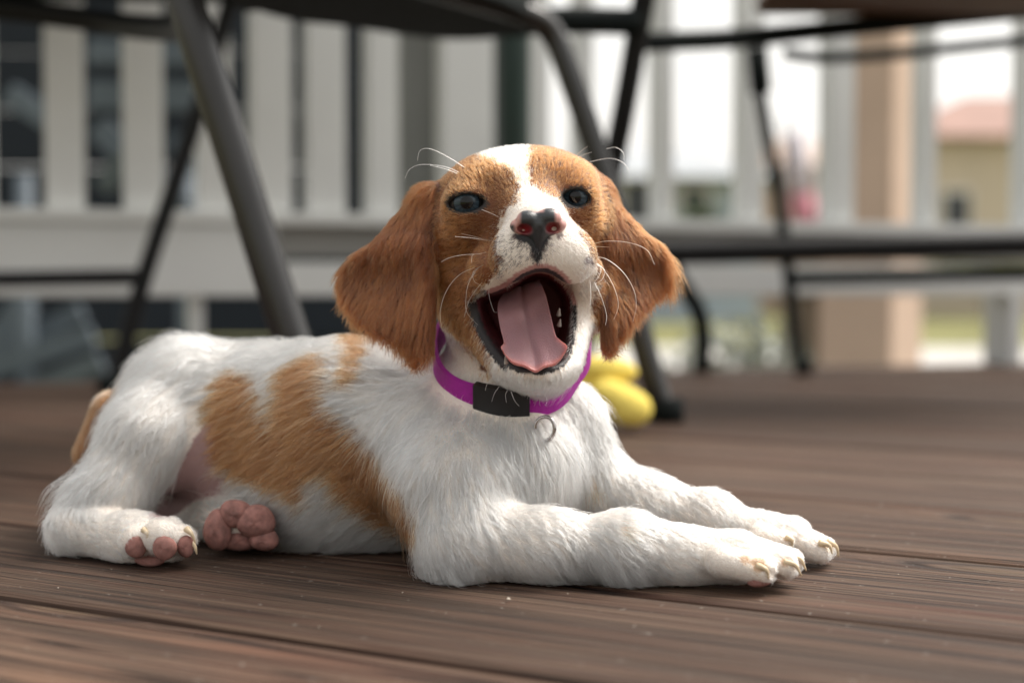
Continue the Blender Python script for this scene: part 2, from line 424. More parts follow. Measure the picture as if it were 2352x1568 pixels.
# ================================================================== setting beyond the deck
GZ = -0.50
M_GRASS = mat_plain('dry_lawn', (0.20, 0.195, 0.085), 0.9, 0.1, var=0.3, scale=1.5)
M_DRIVE = mat_plain('pale_concrete', (0.50, 0.48, 0.45), 0.85, 0.2, var=0.08, scale=2)
ground = mesh_obj('ground', [(-900, -900, GZ), (900, -900, GZ), (900, 900, GZ), (-900, 900, GZ)], [(0, 1, 2, 3)], M_GRASS); tag(ground, kind='structure')
drive = mesh_obj('driveway', [(-3, 10.2, GZ+.004), (60, 9.0, GZ+.004), (60, 14.2, GZ+.004), (-3, 14.8, GZ+.004)], [(0, 1, 2, 3)], M_DRIVE); tag(drive, kind='structure')
yard = mesh_obj('paved_path', [(-8, 2.6, GZ+.004), (8, 2.6, GZ+.004), (8, 6.0, GZ+.004), (-8, 6.0, GZ+.004)], [(0, 1, 2, 3)], mat_plain('grey_paving', (0.16, 0.15, 0.14), 0.9, 0.2, scale=3)); tag(yard, kind='structure')

# ---- railing: bottom rails, balusters, posts, top rail
rail = empty('deck_railing', (RA2[0]+0.7*rdir[0], RA2[1]+0.7*rdir[1], 0))
tag(rail, 'off-white painted wooden deck railing with square balusters behind the chairs', 'railing')
AX = Matrix.Rotation(RANG, 4, 'Z')
def rail_box(name, x0, x1, z0, z1, off0, off1, bevel=0.002, mat=None):
    _, a = on_rail(x0, off0); _, b = on_rail(x1, off0)
    c2 = RA2 + rdir*(a+b)/2 + rnorm*(off0+off1)/2
    return box_obj(name, (c2[0], c2[1], (z0+z1)/2), (abs(b-a)/2, (off1-off0)/2, (z1-z0)/2), mat or M_RAIL, rail, RANG, bevel)
rail_box('bottom_rail', -700, 640, .113, .207, -.012, .022)
rail_box('bottom_rail', 642, 3200, .113, .158, -.012, .022)
rail_box('bottom_rail', 642, 3200, .166, .207, .004, .030, mat=mat_plain('grey_rail_board', (0.30, 0.295, 0.28), 0.6, 0.3, var=0.08, scale=6))  # set-back upper board, darker grey than the other rails
rail_box('rail_cap', -700, 3200, .2075, .224, -.016, .040)
rail_box('top_rail', -700, 3200, .90, .99, -.02, .03)
for x0, x1 in ((-330, -240), (-170, -80), (-70, -6), (110, 200), (292, 380), (460, 535), (583, 674), (709, 797), (848, 917), (1019, 1135), (1222, 1262), (1330, 1364), (1512, 1547), (1706, 1752),
               (1906, 1960), (2120, 2148), (2350, 2400), (2560, 2610), (2770, 2820)):
    rail_box('baluster', x0, x1, .2245, .8995, .0, .040)
rail_box('post', 2322, 2349, 0.0005, .1125, -.02, .05)
rail_box('post', 440, 470, 0.0005, .1125, .0, .05)
rail_box('post', 930, 1008, .2245, .8995, .050, .090, mat=mat_plain('grey_wall_panel', (0.20, 0.205, 0.195), 0.6, 0.3, var=0.08, scale=6))  # added grey panel, stands in for the grey wall between these balusters

# ---- dark garden side at the left: wall, slatted lounger
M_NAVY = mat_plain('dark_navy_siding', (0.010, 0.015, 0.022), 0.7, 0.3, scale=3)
M_BLUEG = mat_plain('blue_grey_paint', (0.11, 0.135, 0.16), 0.6, 0.3, scale=6)
M_GREYW = mat_plain('grey_siding', (0.13, 0.14, 0.135), 0.8, 0.2, var=0.1, scale=3)
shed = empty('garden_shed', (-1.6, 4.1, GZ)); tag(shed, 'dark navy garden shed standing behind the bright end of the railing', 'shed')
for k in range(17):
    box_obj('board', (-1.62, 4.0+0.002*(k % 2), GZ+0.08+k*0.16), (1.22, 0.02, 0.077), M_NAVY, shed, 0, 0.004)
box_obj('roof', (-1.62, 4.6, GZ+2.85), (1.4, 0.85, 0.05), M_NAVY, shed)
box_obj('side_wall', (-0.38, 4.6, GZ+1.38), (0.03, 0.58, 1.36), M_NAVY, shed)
hw = empty('neighbour_house', (-0.4, 5.2, GZ)); tag(hw, 'grey sided house wall seen between the middle balusters', 'house')
for k in range(16): box_obj('board', (-0.42, 5.2+0.003*(k % 2), GZ+0.1+k*0.2), (0.33, 0.03, 0.097), M_GREYW, hw, 0, 0.004)
box_obj('corner_board', (-0.06, 5.2, GZ+1.6), (0.05, 0.06, 1.6), M_GREYW, hw)
lg = empty('slatted_lounger', Wz(250, 2.9, GZ)); tag(lg, 'blue grey slatted garden lounger in deep shade behind the railing', 'lounger')
def plank_between(name, a, b, h, t, parent, mat):
    a, b = np.array(a), np.array(b); m = (a+b)/2; v = b-a; L = np.linalg.norm(v); x = v/L
    y = np.array([0, 1.0, 0]); y = y-(y@x)*x; y /= np.linalg.norm(y); z = np.cross(x, y)
    ax = Matrix(((x[0], y[0], z[0], 0), (x[1], y[1], z[1], 0), (x[2], y[2], z[2], 0), (0, 0, 0, 1)))
    return box_obj(name, m, (L/2, t/2, h/2), mat, parent, 0, 0.003, ax)
for (a, b, h) in (((205, 122, 2.75), (520, 126, 2.75), .048), ((205, 220, 2.78), (480, 222, 2.78), .058), ((20, 215, 2.8), (130, 285, 2.8), .045), ((240, 430, 2.8), (300, 350, 2.75), .04), ((225, 290, 2.8), (420, 480, 2.8), .05), ((410, 310, 2.9), (440, 470, 2.9), .04),
                  ((-60, 860, 2.85), (215, 770, 2.85), .045), ((20, 800, 2.9), (190, 715, 2.9), .04), ((-20, 820, 2.95), (60, 690, 2.95), .06), ((60, 905, 2.8), (235, 830, 2.8), .045), ((-60, 930, 2.8), (250, 905, 2.8), .05)):
    plank_between('slat', W(*a), W(*b), h, .03, lg, M_BLUEG)
for x in (60, 430): tube('leg', [Wz(x, 2.85, GZ), Wz(x, 2.85, .35)], .018, M_BLUEG, lg)

# ---- beige porch pillar, far houses, driveway things
M_BEIGE = mat_plain('beige_stucco', (0.60, 0.45, 0.35), 0.85, 0.2, var=0.06, scale=6)
pil = empty('porch_pillar', Wz(1997, 3.6, GZ)); tag(pil, 'beige stucco porch pillar standing beyond the railing', 'pillar', kind='thing')
pc = Wz(1998, 3.72, 0)
box_obj('shaft', (pc[0], pc[1], GZ+1.62), (.10, .10, 1.55), M_BEIGE, pil, math.radians(52), .004)
box_obj('plinth', (pc[0], pc[1], GZ+0.035), (.13, .13, .035), M_BEIGE, pil, math.radians(52), .004)
gw = Wz(1925, 3.75, 0)
lw = empty('garden_wall', (gw[0], gw[1], GZ)); tag(lw, 'low tan garden wall joining the beige pillar under the rail', 'wall', kind='thing')
box_obj('wall_body', (gw[0]-.01, gw[1]+.06, (GZ+.105)/2), (.115, .06, (.105-GZ)/2), mat_plain('tan_render', (0.24, 0.19, 0.14), 0.85, 0.2, scale=6), lw, 0, .004)
box_obj('coping', (gw[0]-.01, gw[1]+.06, .118), (.125, .075, .012), mat_plain('coping_stone', (0.36, 0.33, 0.29), 0.85, 0.2, scale=6), lw, 0, .004)
def house(name, label, x0, x1, d, eave, ridge, wallc, roofc, wins, depth=7.0):
    a, b = Wz(x0, d, 0), Wz(x1, d, 0); h = empty(name, ((a[0]+b[0])/2, d, GZ)); tag(h, label, 'house')
    mw = mat_plain(name+'_wall', wallc, 0.85, 0.2, var=0.06, scale=1); mr = mat_plain(name+'_roof', roofc, 0.85, 0.2, var=0.15, scale=1.5)
    cx, hw_ = (a[0]+b[0])/2, (b[0]-a[0])/2
    box_obj('wall', (cx, d+depth/2, (eave+GZ)/2), (hw_, depth/2, (eave-GZ)/2), mw, h)
    o = 0.5; y0, y1 = d-o, d+depth+o; V_ = [(cx-hw_-o, y0, eave-.1), (cx+hw_+o, y0, eave-.1), (cx+hw_+o, y1, eave-.1), (cx-hw_-o, y1, eave-.1), (cx-hw_*.6, (y0+y1)/2, ridge), (cx+hw_*.6, (y0+y1)/2, ridge)]
    mesh_obj('roof', V_, [(0, 1, 5, 4), (1, 2, 5), (2, 3, 4, 5), (3, 0, 4), (3, 2, 1, 0)], mr, h)
    mg = mat_plain(name+'_glass', (0.03, 0.035, 0.04), 0.15, 0.6, scale=3); mf = mat_plain(name+'_frame', (0.7, 0.69, 0.66), 0.6, 0.3, scale=3)
    for (wx, wz, ww, wh) in wins:
        f = box_obj('window', (wx, d-.03, wz), (ww/2+.08, .05, wh/2+.08), mf, h)
        g = box_obj('pane', (0, 0, 0), (ww/2, .03, wh/2), mg, f); g.matrix_parent_inverse = Matrix.Identity(4); g.location = (0, 0, 0)
        g.data.transform(Matrix.Translation((wx, d-.07, wz)))
    return h
u = lambda x, d: (x-1176)/FPX*d
house('stucco_house', 'cream house with terracotta roof across the lawn', 2090, 3300, 30, 3.35, 4.6, (0.62, 0.53, 0.42), (0.36, 0.235, 0.20), [(u(2192, 30), 1.45, .5, 1.3), (u(2480, 30), 1.6, 1.2, 1.2)])
house('grey_house', 'blue grey house standing behind the puppy and the crossed chair legs', 1250, 1740, 26, 2.2, 2.95, (0.36, 0.42, 0.48), (0.40, 0.42, 0.44), [(u(1592, 26), 1.75, .5, .35), (u(1480, 26), 1.6, .8, .9)])
house('tan_house', 'low tan house between the grey house and the pillar', 1765, 1960, 34, 3.1, 4.0, (0.55, 0.42, 0.33), (0.46, 0.35, 0.28), [(u(1880, 34), 1.5, .8, 1.0)])
# foliage
def leaves(n, c, r, size, rnd):
    V_, F_ = [], []
    for _ in range(n):
        q = rnd.normal(size=3); q /= np.linalg.norm(q); p = np.array(c)+q*np.array(r)*rnd.random()**0.4
        a = rnd.normal(size=3); a /= np.linalg.norm(a); b_ = np.cross(a, rnd.normal(size=3)); b_ /= np.linalg.norm(b_); i = len(V_)
        s = size*rnd.uniform(.6, 1.3); V_ += [p-a*s, p+b_*s*.5, p+a*s, p-b_*s*.5]; F_.append((i, i+1, i+2, i+3))
    return V_, F_
rl = np.random.default_rng(11)
def bush(name, label, px, d, z, r, n, size, col, cat='shrub', trunk=0.0, group=None):
    c = Wz(px, d, z); h = empty(name, (c[0], c[1], GZ)); tag(h, label, cat, group)
    V_, F_ = leaves(n, c, r, size, rl); mesh_obj('crown' if trunk else 'foliage', V_, F_, mat_plain(name+'_leaf', col, 0.7, 0.3, var=0.35, scale=2), h)
    tube('trunk' if trunk else 'stem', [(c[0], c[1], GZ), (c[0]+.02, c[1], (GZ+z)/2), (c[0], c[1], z+r[2]*.4)], max(trunk, .012), mat_plain(name+'_bark', (0.10, 0.075, 0.055), 0.9, 0.1), h, 8)
bush('lawn_shrub', 'yellow green shrub in front of the cream house', 2255, 28, .55, (1.0, .5, .55), 700, .14, (0.20, 0.20, 0.035))
bush('dark_shrub', 'dark green shrub in front of the blue grey house', 1606, 20, .75, (.28, .3, .6), 500, .09, (0.045, 0.07, 0.03))
bush('pale_shrub', 'pale grey leaved shrub under the bottom rail', 1700, 3.1, -.13, (.20, .15, .19), 1500, .020, (0.36, 0.38, 0.34))
# pink and white banner on a stick
bn = empty('garden_banner', Wz(1822, 6.0, GZ)); tag(bn, 'pink and white garden banner hanging from a thin stick', 'banner')
tube('stick', [Wz(1800, 6.05, GZ), Wz(1800, 6.05, .85)], .008, M_DARKMETAL, bn)
for (za, zb, c) in ((.52, .78, (0.75, 0.70, 0.74)), (.36, .52, (0.62, 0.28, 0.33))):
    V_, F_ = [], []
    for i in range(9):
        t = i/8
        for z in (za, zb): V_.append(tuple(Wz(1800+52*t+ (0.78-z)*55, 6.0+.02*math.sin(t*7), z)))
    for i in range(8): F_.append((2*i, 2*i+2, 2*i+3, 2*i+1))
    o = mesh_obj('cloth', V_, F_, mat_plain('banner_cloth', c, 0.8, 0.1, scale=10), bn, smooth=True)
    so = o.modifiers.new('thickness', 'SOLIDIFY'); so.thickness = .004

# ================================================================== furniture
def floor_pt(x, d): return Wz(x, d, 0.001)
def foot(p, parent, r=.016): tube('foot_cap', [np.array([p[0], p[1], .0006]), np.array([p[0], p[1], .022])], r, M_SLING, parent, 12)
# near chair at the left: thick leg, thin rear leg, stretcher
ca_ = empty('patio_chair', floor_pt(500, 1.3)); tag(ca_, 'dark metal patio chair whose thick leg slants down behind the puppy back', 'chair', 'patio chairs')
P0, P1 = W(425, 0, .96), floor_pt(772, .96)
tube('leg', [P1, W(670, 780, .96), W(548, 390, .96), P0, W(330, -320, .97), W(318, -480, 1.0)], .0128, M_GREYMETAL, ca_, 18); foot(P1, ca_)
tube('leg', [floor_pt(255, 1.66), W(330, 640, 1.66), W(400, 425, 1.66), W(462, 230, 1.66), W(560, -100, 1.66)], .0105, M_DARKMETAL, ca_, 14); foot(floor_pt(255, 1.66), ca_)
tube('stretcher', [W(-700, 648, 1.66), W(-200, 644, 1.66), W(325, 636, 1.66)], .0095, M_DARKMETAL, ca_)
tube('seat_frame', [W(-500, -40, 1.36), W(-100, 8, 1.36), W(180, 42, 1.34), W(300, 60, 1.30), W(400, 66, 1.2), W(455, 60, 1.0)], .0115, M_DARKMETAL, ca_)
tube('leg', [floor_pt(-760, 1.05), W(-640, 300, 1.05), W(-520, -300, 1.05)], .0128, M_GREYMETAL, ca_); tube('leg', [floor_pt(-700, 1.66), W(-560, -60, 1.66)], .0105, M_DARKMETAL, ca_)
sa = box_obj('seat', (-.46, 1.30, .480), (.235, .24, .012), M_SLING, ca_, .05, .01)
box_obj('backrest', (-.47, 1.63, .70), (.23, .012, .25), M_SLING, ca_, .05, .01)
# middle chair: dark seat seen from below, leg ending right of the puppy
cb_ = empty('patio_chair', floor_pt(1100, 1.3)); tag(cb_, 'dark patio chair with black seat right above the puppy head', 'chair', 'patio chairs')
lp = floor_pt(1533, 1.32)
tube('leg', [lp, W(1480, 800, 1.32), W(1390, 420, 1.32), W(1300, 150, 1.32), W(1272, 85, 1.32), W(1235, 45, 1.31), W(1150, 12, 1.28), W(1000, -30, 1.2), W(800, -90, 1.1)], .0118, M_GREYMETAL, cb_, 16); foot(lp, cb_)
tube('leg', [floor_pt(1318, 1.52), W(1395, 450, 1.52), W(1432, 260, 1.5), W(1462, 90, 1.48), W(1486, -60, 1.46), W(1500, -300, 1.44)], .0122, M_DARKMETAL, cb_, 16)
tube('crossbar', [W(1150, 55, 1.46), W(1300, 48, 1.46), W(1470, 52, 1.47)], .014, M_SLING, cb_)
bm = bmesh.new()
ol = smooth_poly([(470, -260), (540, 0), (600, 25), (690, 48), (800, 60), (1000, 88), (1150, 84), (1235, 52), (1150, 0), (1000, -60), (800, -260)], 3)
pl = []
for (x, y) in ol:
    d = .25*FPX/(660-min(y, 200)); pl.append(Wz(x, max(min(d, 1.5), .86), .372))
vs_ = [bm.verts.new(tuple(p)) for p in pl]; f = bm.faces.new(vs_)
ex = bmesh.ops.extrude_face_region(bm, geom=[f]); bmesh.ops.translate(bm, vec=(0, 0, .03), verts=[v for v in ex['geom'] if isinstance(v, bmesh.types.BMVert)])
bmesh.ops.recalc_face_normals(bm, faces=bm.faces)
sm_ = bpy.data.meshes.new('seat'); bm.to_mesh(sm_); bm.free(); sm_.materials.append(M_SLING); adopt(bpy.data.objects.new('seat', sm_), cb_)
# far chair at the right: seat frame, braces, legs
cc_ = empty('patio_chair', floor_pt(2000, 2.0)); tag(cc_, 'dark patio chair with brown seat and two long crossbars by the railing', 'chair', 'patio chairs')
tube('seat_frame', [W(1475, 98, 1.72), W(1700, 88, 1.74), W(2000, 58, 1.76), W(2352, 24, 1.78), W(2800, -22, 1.8)], .0125, M_SLING, cc_)
tube('seat_brace', [W(1800, 122, 1.95), W(1880, 132, 1.95), W(2050, 124, 1.95), W(2352, 94, 1.95), W(2800, 50, 1.95)], .0085, M_SLING, cc_)
box_obj('seat', tuple((W(1850, 18, 1.62)+W(2760, -20, 1.62))/2 + np.array([0, -.03, .018])), (.26, .17, .011), M_BROWNWOOD, cc_, .0, .006)
lf = floor_pt(1846, 2.04)
tube('leg', [lf, W(1832, 800, 2.04), W(1812, 640, 2.04), W(1798, 520, 2.03), W(1765, 320, 2.0), W(1742, 190, 1.98)], .0088, M_SLING, cc_, 12); foot(lf, cc_, .013)
tube('bracket', [W(1748, 215, 1.98), W(1738, 110, 1.97)], .0155, M_SLING, cc_, 12)
tube('stretcher', [W(1480, 582, 1.86), W(1800, 574, 1.88), W(2352, 560, 1.9), W(2900, 548, 1.92)], .0165, M_DARKMETAL, cc_)
tube('stretcher', [W(1815, 640, 2.05), W(2352, 628, 2.05), W(2900, 616, 2.05)], .0105, M_SLING, cc_)
lf2 = floor_pt(1612, 2.10)
tube('leg', [lf2, W(1616, 790, 2.08), W(1606, 720, 2.04), W(1570, 660, 2.0), W(1530, 600, 1.93), W(1500, 578, 1.87)], .0125, M_SLING, cc_, 12)
tube('leg', [floor_pt(2560, 1.8), W(2530, 300, 1.8), W(2510, 10, 1.8)], .0095, M_SLING, cc_); tube('leg', [floor_pt(2640, 2.1), W(2600, 300, 2.05), W(2580, 60, 1.95)], .0095, M_SLING, cc_)
# umbrella pole
um = empty('patio_umbrella', floor_pt(1182, 1.70)); tag(um, 'dark green patio umbrella pole standing behind the puppy head', 'umbrella')
a_ = floor_pt(1182, 1.70)
tube('pole', [a_+[0, 0, .05], a_+[0, 0, 1.0], a_+[0, 0, 2.05]], .0185, M_GREENPOLE, um, 16); tube('base', [a_, a_+[0, 0, .03], a_+[0, 0, .055]], .12, M_GREENPOLE, um, 24, r2=.05)
# yellow toy behind the shoulder
tc0 = W(1420, 900, 1.24)
TF = Field(tc0-np.array([.075, .05, .055]), tc0+np.array([.075, .05, .055]), .0016)
def tell(c, r, rot=(0, 0, 0), k=.006): TF.add(Ell(W(*c), np.array(r)*CM, rot), k)
tell((1425, 918, 1.235), (2.8, 2.0, 1.6), (0, .45, 0)); tell((1450, 936, 1.225), (1.75, 1.6, 1.55)); tell((1390, 845, 1.25), (2.9, 1.4, 1.15), (0, .10, 0), .003); tell((1340, 900, 1.26), (2.2, 1.8, 2.3)); tell((1350, 950, 1.25), (2.0, 1.6, 1.2))
tvv, tqq = TF.mesh(); tvv[:, 2] -= tvv[:, 2].min()-.001
toy = mesh_obj('plush_toy', tvv, tqq, M_YELLOW, smooth=True); tag(toy, 'yellow soft toy with rounded lobes behind the puppy shoulder', 'toy')

# crumbs and flakes on the boards
V_, F_ = [], []; rc = np.random.default_rng(5)
spots = [(1167, 1384), (1172, 1386), (1252, 1366), (1305, 1372), (730, 1450), (1460, 1446), (250, 1315), (690, 1378), (1460, 1500)] + [(rc.uniform(0, 2352), rc.uniform(1320, 1420)) for _ in range(12)]
for (x, y) in spots:
    d = CAM_H*FPX/(y-660); c = Wz(x, d, 0.0012); s_ = rc.uniform(.00015, .0004) if y != 1384 else .0009; a = rc.uniform(0, 6.28); i = len(V_)
    for k in range(5):
        an = a+k*1.2566; V_.append((c[0]+s_*math.cos(an)*rc.uniform(.7, 1.3), c[1]+s_*1.3*math.sin(an), .0009))
    V_.append((c[0], c[1], .0009+s_*.8))
    for k in range(5): F_.append((i+k, i+(k+1) % 5, i+5))
crumbs = mesh_obj('debris', V_, F_, mat_plain('pale_crumb', (0.42, 0.37, 0.31), 0.8, 0.2, scale=400)); tag(crumbs, 'tiny pale crumbs scattered on the deck boards', 'crumbs', kind='stuff')
D = Field((-0.246, 0.545, -0.004), (0.158, 0.800, 0.202), 0.00125)
NOSE = W(1238, 520, 0.590)
def vec(a, b): v = np.array(b)-np.array(a); return v/np.linalg.norm(v)
def cone(a, ra, b, rb, k=1.0, ln=0.8, flow=None, down=0.0):
    A, B_ = W(*a), W(*b)
    if not isinstance(flow, str):
        flow = vec(A, B_) if flow is None else np.array(flow, float)
        flow = flow + np.array([0, 0, -down]); flow = flow/np.linalg.norm(flow)
    D.add(Cone(A, ra*CM, B_, rb*CM), k*CM, flow, ln*CM)
def ell(c, r, k=1.0, ln=0.8, flow=(0, 0, -1), rot=(0, 0, 0)):
    D.add(Ell(W(*c), np.array(r)*CM, rot), k*CM, flow if isinstance(flow, str) else np.array(flow, float), ln*CM)
BACK = (-0.9, 0.25, -0.35)
# --- trunk
cone((1085, 1060, .686), 4.4, (800, 1015, .700), 4.7, 1.5, 1.3, BACK)
cone((800, 1015, .700), 4.7, (590, 1000, .722), 4.25, 2.0, 1.3, BACK)
cone((590, 1000, .722), 4.15, (450, 955, .735), 3.4, 2.0, 1.2, BACK)
ell((425, 950, .738), (3.0, 3.2, 2.9), 2.0, 1.2, BACK)
ell((760, 1130, .700), (5.0, 3.8, 2.9), 2.0, 1.3, BACK)          # belly on the boards
# --- near hind leg: thigh, hock, foot turned towards us
cone((425, 905, .715), 2.45, (350, 1012, .695), 2.25, 1.5, 1.0, (-0.5, 0, -0.85))
cone((350, 1012, .695), 2.2, (265, 1125, .680), 1.62, 1.2, 1.0, (-0.5, 0, -0.85))
cone((265, 1125, .680), 1.58, (178, 1212, .668), 1.12, 1.0, 0.8, (-0.5, 0, -0.85))
cone((176, 1214, .667), 1.12, (305, 1243, .652), 1.12, 0.8, 0.6)
cone((300, 1238, .652), 1.10, (372, 1240, .648), 1.10, 0.8, 0.5)
for (x, y, d, r) in ((310, 1240, .640, .72), (368, 1232, .636, .80), (416, 1240, .640, .66)):
    ell((x, y, d), (r, .75, r), 0.35, 0.4, (0.6, -0.5, -0.3))
# --- far hind leg folded under the belly, sole towards us
cone((400, 1120, .735), 2.0, (470, 1185, .715), 1.25, 1.0, 0.6)
cone((470, 1185, .715), 1.2, (540, 1208, .676), 1.05, 0.8, 0.5)
ell((558, 1213, .666), (1.35, 0.75, 0.95), 0.5, 0.4, (0.6, 0, 0.4))
# --- tail stub
cone((262, 950, .748), 1.2, (202, 1035, .742), 0.70, 0.8, 0.45)
# --- chest, neck and shoulders
ell((1140, 1066, .670), (3.9, 3.9, 4.1), 1.2, 1.2, (0.05, 0, -1))
ell((1212, 1075, .650), (2.3, 2.9, 3.0), 1.5, 1.1, (0.1, 0, -1))
cone((1150, 930, .676), 3.2, (1184, 740, .674), 2.75, 1.5, 0.7, (0, -0.1, -1))
ell((1235, 690, .700), (2.8, 2.0, 2.9), 1.2, 0.7, (0, 0, -1))
cone((1000, 1040, .655), 2.6, (1040, 1125, .630), 2.35, 2.0, 1.1, (-0.15, 0, -1))
cone((1040, 1120, .628), 2.3, (1065, 1238, .615), 1.85, 1.2, 0.9, (0.15, 0, -1))
cone((1298, 968, .668), 1.8, (1358, 1110, .668), 1.6, 1.2, 1.0, (0.1, 0, -1))
# --- near foreleg
cone((1060, 1252, .613), 1.60, (1250, 1256, .606), 1.34, 1.4, 0.75, None, 0.9)
cone((1250, 1256, .606), 1.34, (1440, 1258, .602), 1.26, 1.2, 0.75, None, 0.9)
cone((1440, 1258, .602), 1.25, (1560, 1278, .599), 1.02, 1.2, 0.65, None, 0.8)
cone((1560, 1275, .599), 1.06, (1690, 1278, .597), 1.12, 1.0, 0.42, None, 0.5)
for a, b, r1, r2 in (((1655, 1288, .586), (1752, 1310, .582), .66, .56), ((1685, 1266, .594), (1802, 1298, .588), .74, .56),
                     ((1700, 1262, .604), (1815, 1288, .600), .72, .54), ((1690, 1268, .612), (1780, 1292, .610), .66, .56)):
    cone(a, r1, b, r2*1.02, 0.06, 0.26, None, 0.25)
# creases between the toes
CREASE = []
for a, b, dl in (((1668, 1258), (1792, 1326), (.574, .578, .582, .586)), ((1716, 1242), (1840, 1300), (.580, .584, .588, .592, .596))):
    for d_ in dl: CREASE.append(Cone(W(*a, d_), .0002, W(*b, d_), .0011))
# --- far foreleg
cone((1360, 1118, .668), 1.5, (1480, 1160, .660), 1.28, 1.2, 0.8, None, 0.5)
cone((1480, 1160, .660), 1.28, (1630, 1190, .652), 1.06, 1.2, 0.7, None, 0.6)
cone((1630, 1190, .652), 1.04, (1745, 1230, .648), 0.84, 1.0, 0.6, None, 0.5)
cone((1745, 1228, .648), 0.90, (1815, 1232, .645), 0.92, 0.8, 0.5, None, 0.4)
for a, b, r1, r2 in (((1745, 1232, .636), (1798, 1246, .633), .58, .46), ((1800, 1232, .642), (1880, 1266, .637), .72, .56),
                     ((1805, 1228, .650), (1893, 1258, .646), .70, .52)):
    cone(a, r1, b, r2, 0.08, 0.26, None, 0.25)
# --- head
H = 'head'
ell((1192, 502, .672), (3.95, 4.0, 2.9), 1.5, 0.45, H)
ell((1150, 438, .655), (2.4, 2.2, 1.6), 1.5, 0.42, H)
ell((1255, 436, .657), (2.4, 2.2, 1.6), 1.5, 0.42, H)
ell((1112, 420, .640), (1.25, 1.0, 0.72), 0.9, 0.45, H)               # brows
ell((1304, 410, .642), (1.15, 1.0, 0.72), 0.9, 0.45, H)
cone((1065, 560, .664), 2.0, (1100, 700, .655), 1.75, 1.6, 0.6, H)     # cheeks
cone((1338, 545, .664), 1.65, (1330, 690, .656), 1.45, 1.6, 0.6, H)
ell((1085, 520, .640), (1.2, 1.2, 0.9), 1.2, 0.45, H)
ell((1325, 512, .645), (1.0, 1.2, 0.9), 1.2, 0.45, H)
cone((1212, 480, .645), 1.70, (1238, 535, .606), 1.32, 1.3, 0.35, H)   # muzzle
ell((1192, 590, .606), (1.28, 1.35, 1.22), 0.9, 0.35, H)               # lips
ell((1300, 588, .608), (1.32, 1.35, 1.25), 0.9, 0.35, H)
ell((1243, 575, .601), (1.0, 0.85, 1.0), 0.7, 0.28, H)
cone((1130, 620, .625), 1.05, (1098, 668, .640), 0.85, 1.0, 0.4, H)
cone((1345, 620, .625), 0.75, (1350, 665, .640), 0.7, 0.9, 0.4, H)
# lower jaw
ell((1236, 838, .616), (1.42, 1.5, 1.02), 1.0, 0.5, (0, 0.3, -1))
cone((1078, 700, .655), 1.15, (1165, 838, .624), 0.72, 0.8, 0.5, (0.1, 0.4, -1))
cone((1340, 690, .655), 0.85, (1300, 832, .624), 0.52, 0.8, 0.5, (0, 0.4, -1))
cone((1195, 740, .668), 2.6, (1238, 830, .635), 1.5, 1.2, 0.7, (0, 0.4, -1))
MOUTH = Hole([(1237, 622), (1272, 628), (1304, 655), (1324, 694), (1324, 745), (1313, 800), (1292, 836), (1240, 850), (1186, 844),
              (1152, 818), (1114, 765), (1094, 715), (1094, 688), (1132, 676), (1168, 660), (1204, 634)], .585, .676, 0.003)
D.cut(MOUTH, 0.0035)
for c_ in CREASE: D.cut(c_, 0.0012)
# ears
earL = Flap([(1002, 428), (955, 446), (908, 498), (868, 545), (815, 585), (782, 622), (780, 660), (800, 692), (834, 728), (878, 760), (914, 778),
             (940, 806), (962, 822), (980, 795), (992, 735), (990, 660), (983, 600), (984, 540), (1000, 470)], .660,
            lambda x, z: 0.650 - np.clip(W(985, 520, .66)[2]-z, 0, .08)*0.28 + np.clip((W(985, 600, .66)[0]-x), -0.01, 0.06)*0.45 + np.clip(z-W(985, 560, .66)[2], 0, .04)*0.25 + 0.002*np.sin(z*160), 0.0030)
earR = Flap([(1335, 392), (1372, 414), (1400, 448), (1425, 475), (1468, 522), (1512, 558), (1535, 592), (1530, 632), (1505, 672), (1466, 710),
             (1422, 768), (1402, 792), (1390, 780), (1386, 700), (1388, 610), (1378, 520), (1350, 440)], .660,
            lambda x, z: 0.652 - np.clip(W(985, 520, .66)[2]-z, 0, .08)*0.15 + np.clip((x-W(1385, 600, .66)[0]), -0.01, 0.06)*0.45 + np.clip(z-W(1385, 560, .66)[2], 0, .04)*0.3 + 0.002*np.sin(z*150+1), 0.0030)
D.add(earL, 0.006, 'earL', 0.0098); D.add(earR, 0.006, 'earR', 0.0098)
D.add(Cone(W(985, 455, .662), 0.0060, W(985, 560, .655), 0.0045), 0.007, 'earL', 0.009)
D.add(Cone(W(1365, 440, .664), 0.0055, W(1385, 540, .657), 0.004), 0.007, 'earR', 0.009)
D.add(Cone(W(984, 560, .6480), 0.0042, W(978, 800, .6340), 0.0030), 0.003, 'earL', 0.010)
D.add(Cone(W(1388, 560, .6510), 0.0040, W(1396, 780, .6450), 0.0030), 0.003, 'earR', 0.010)
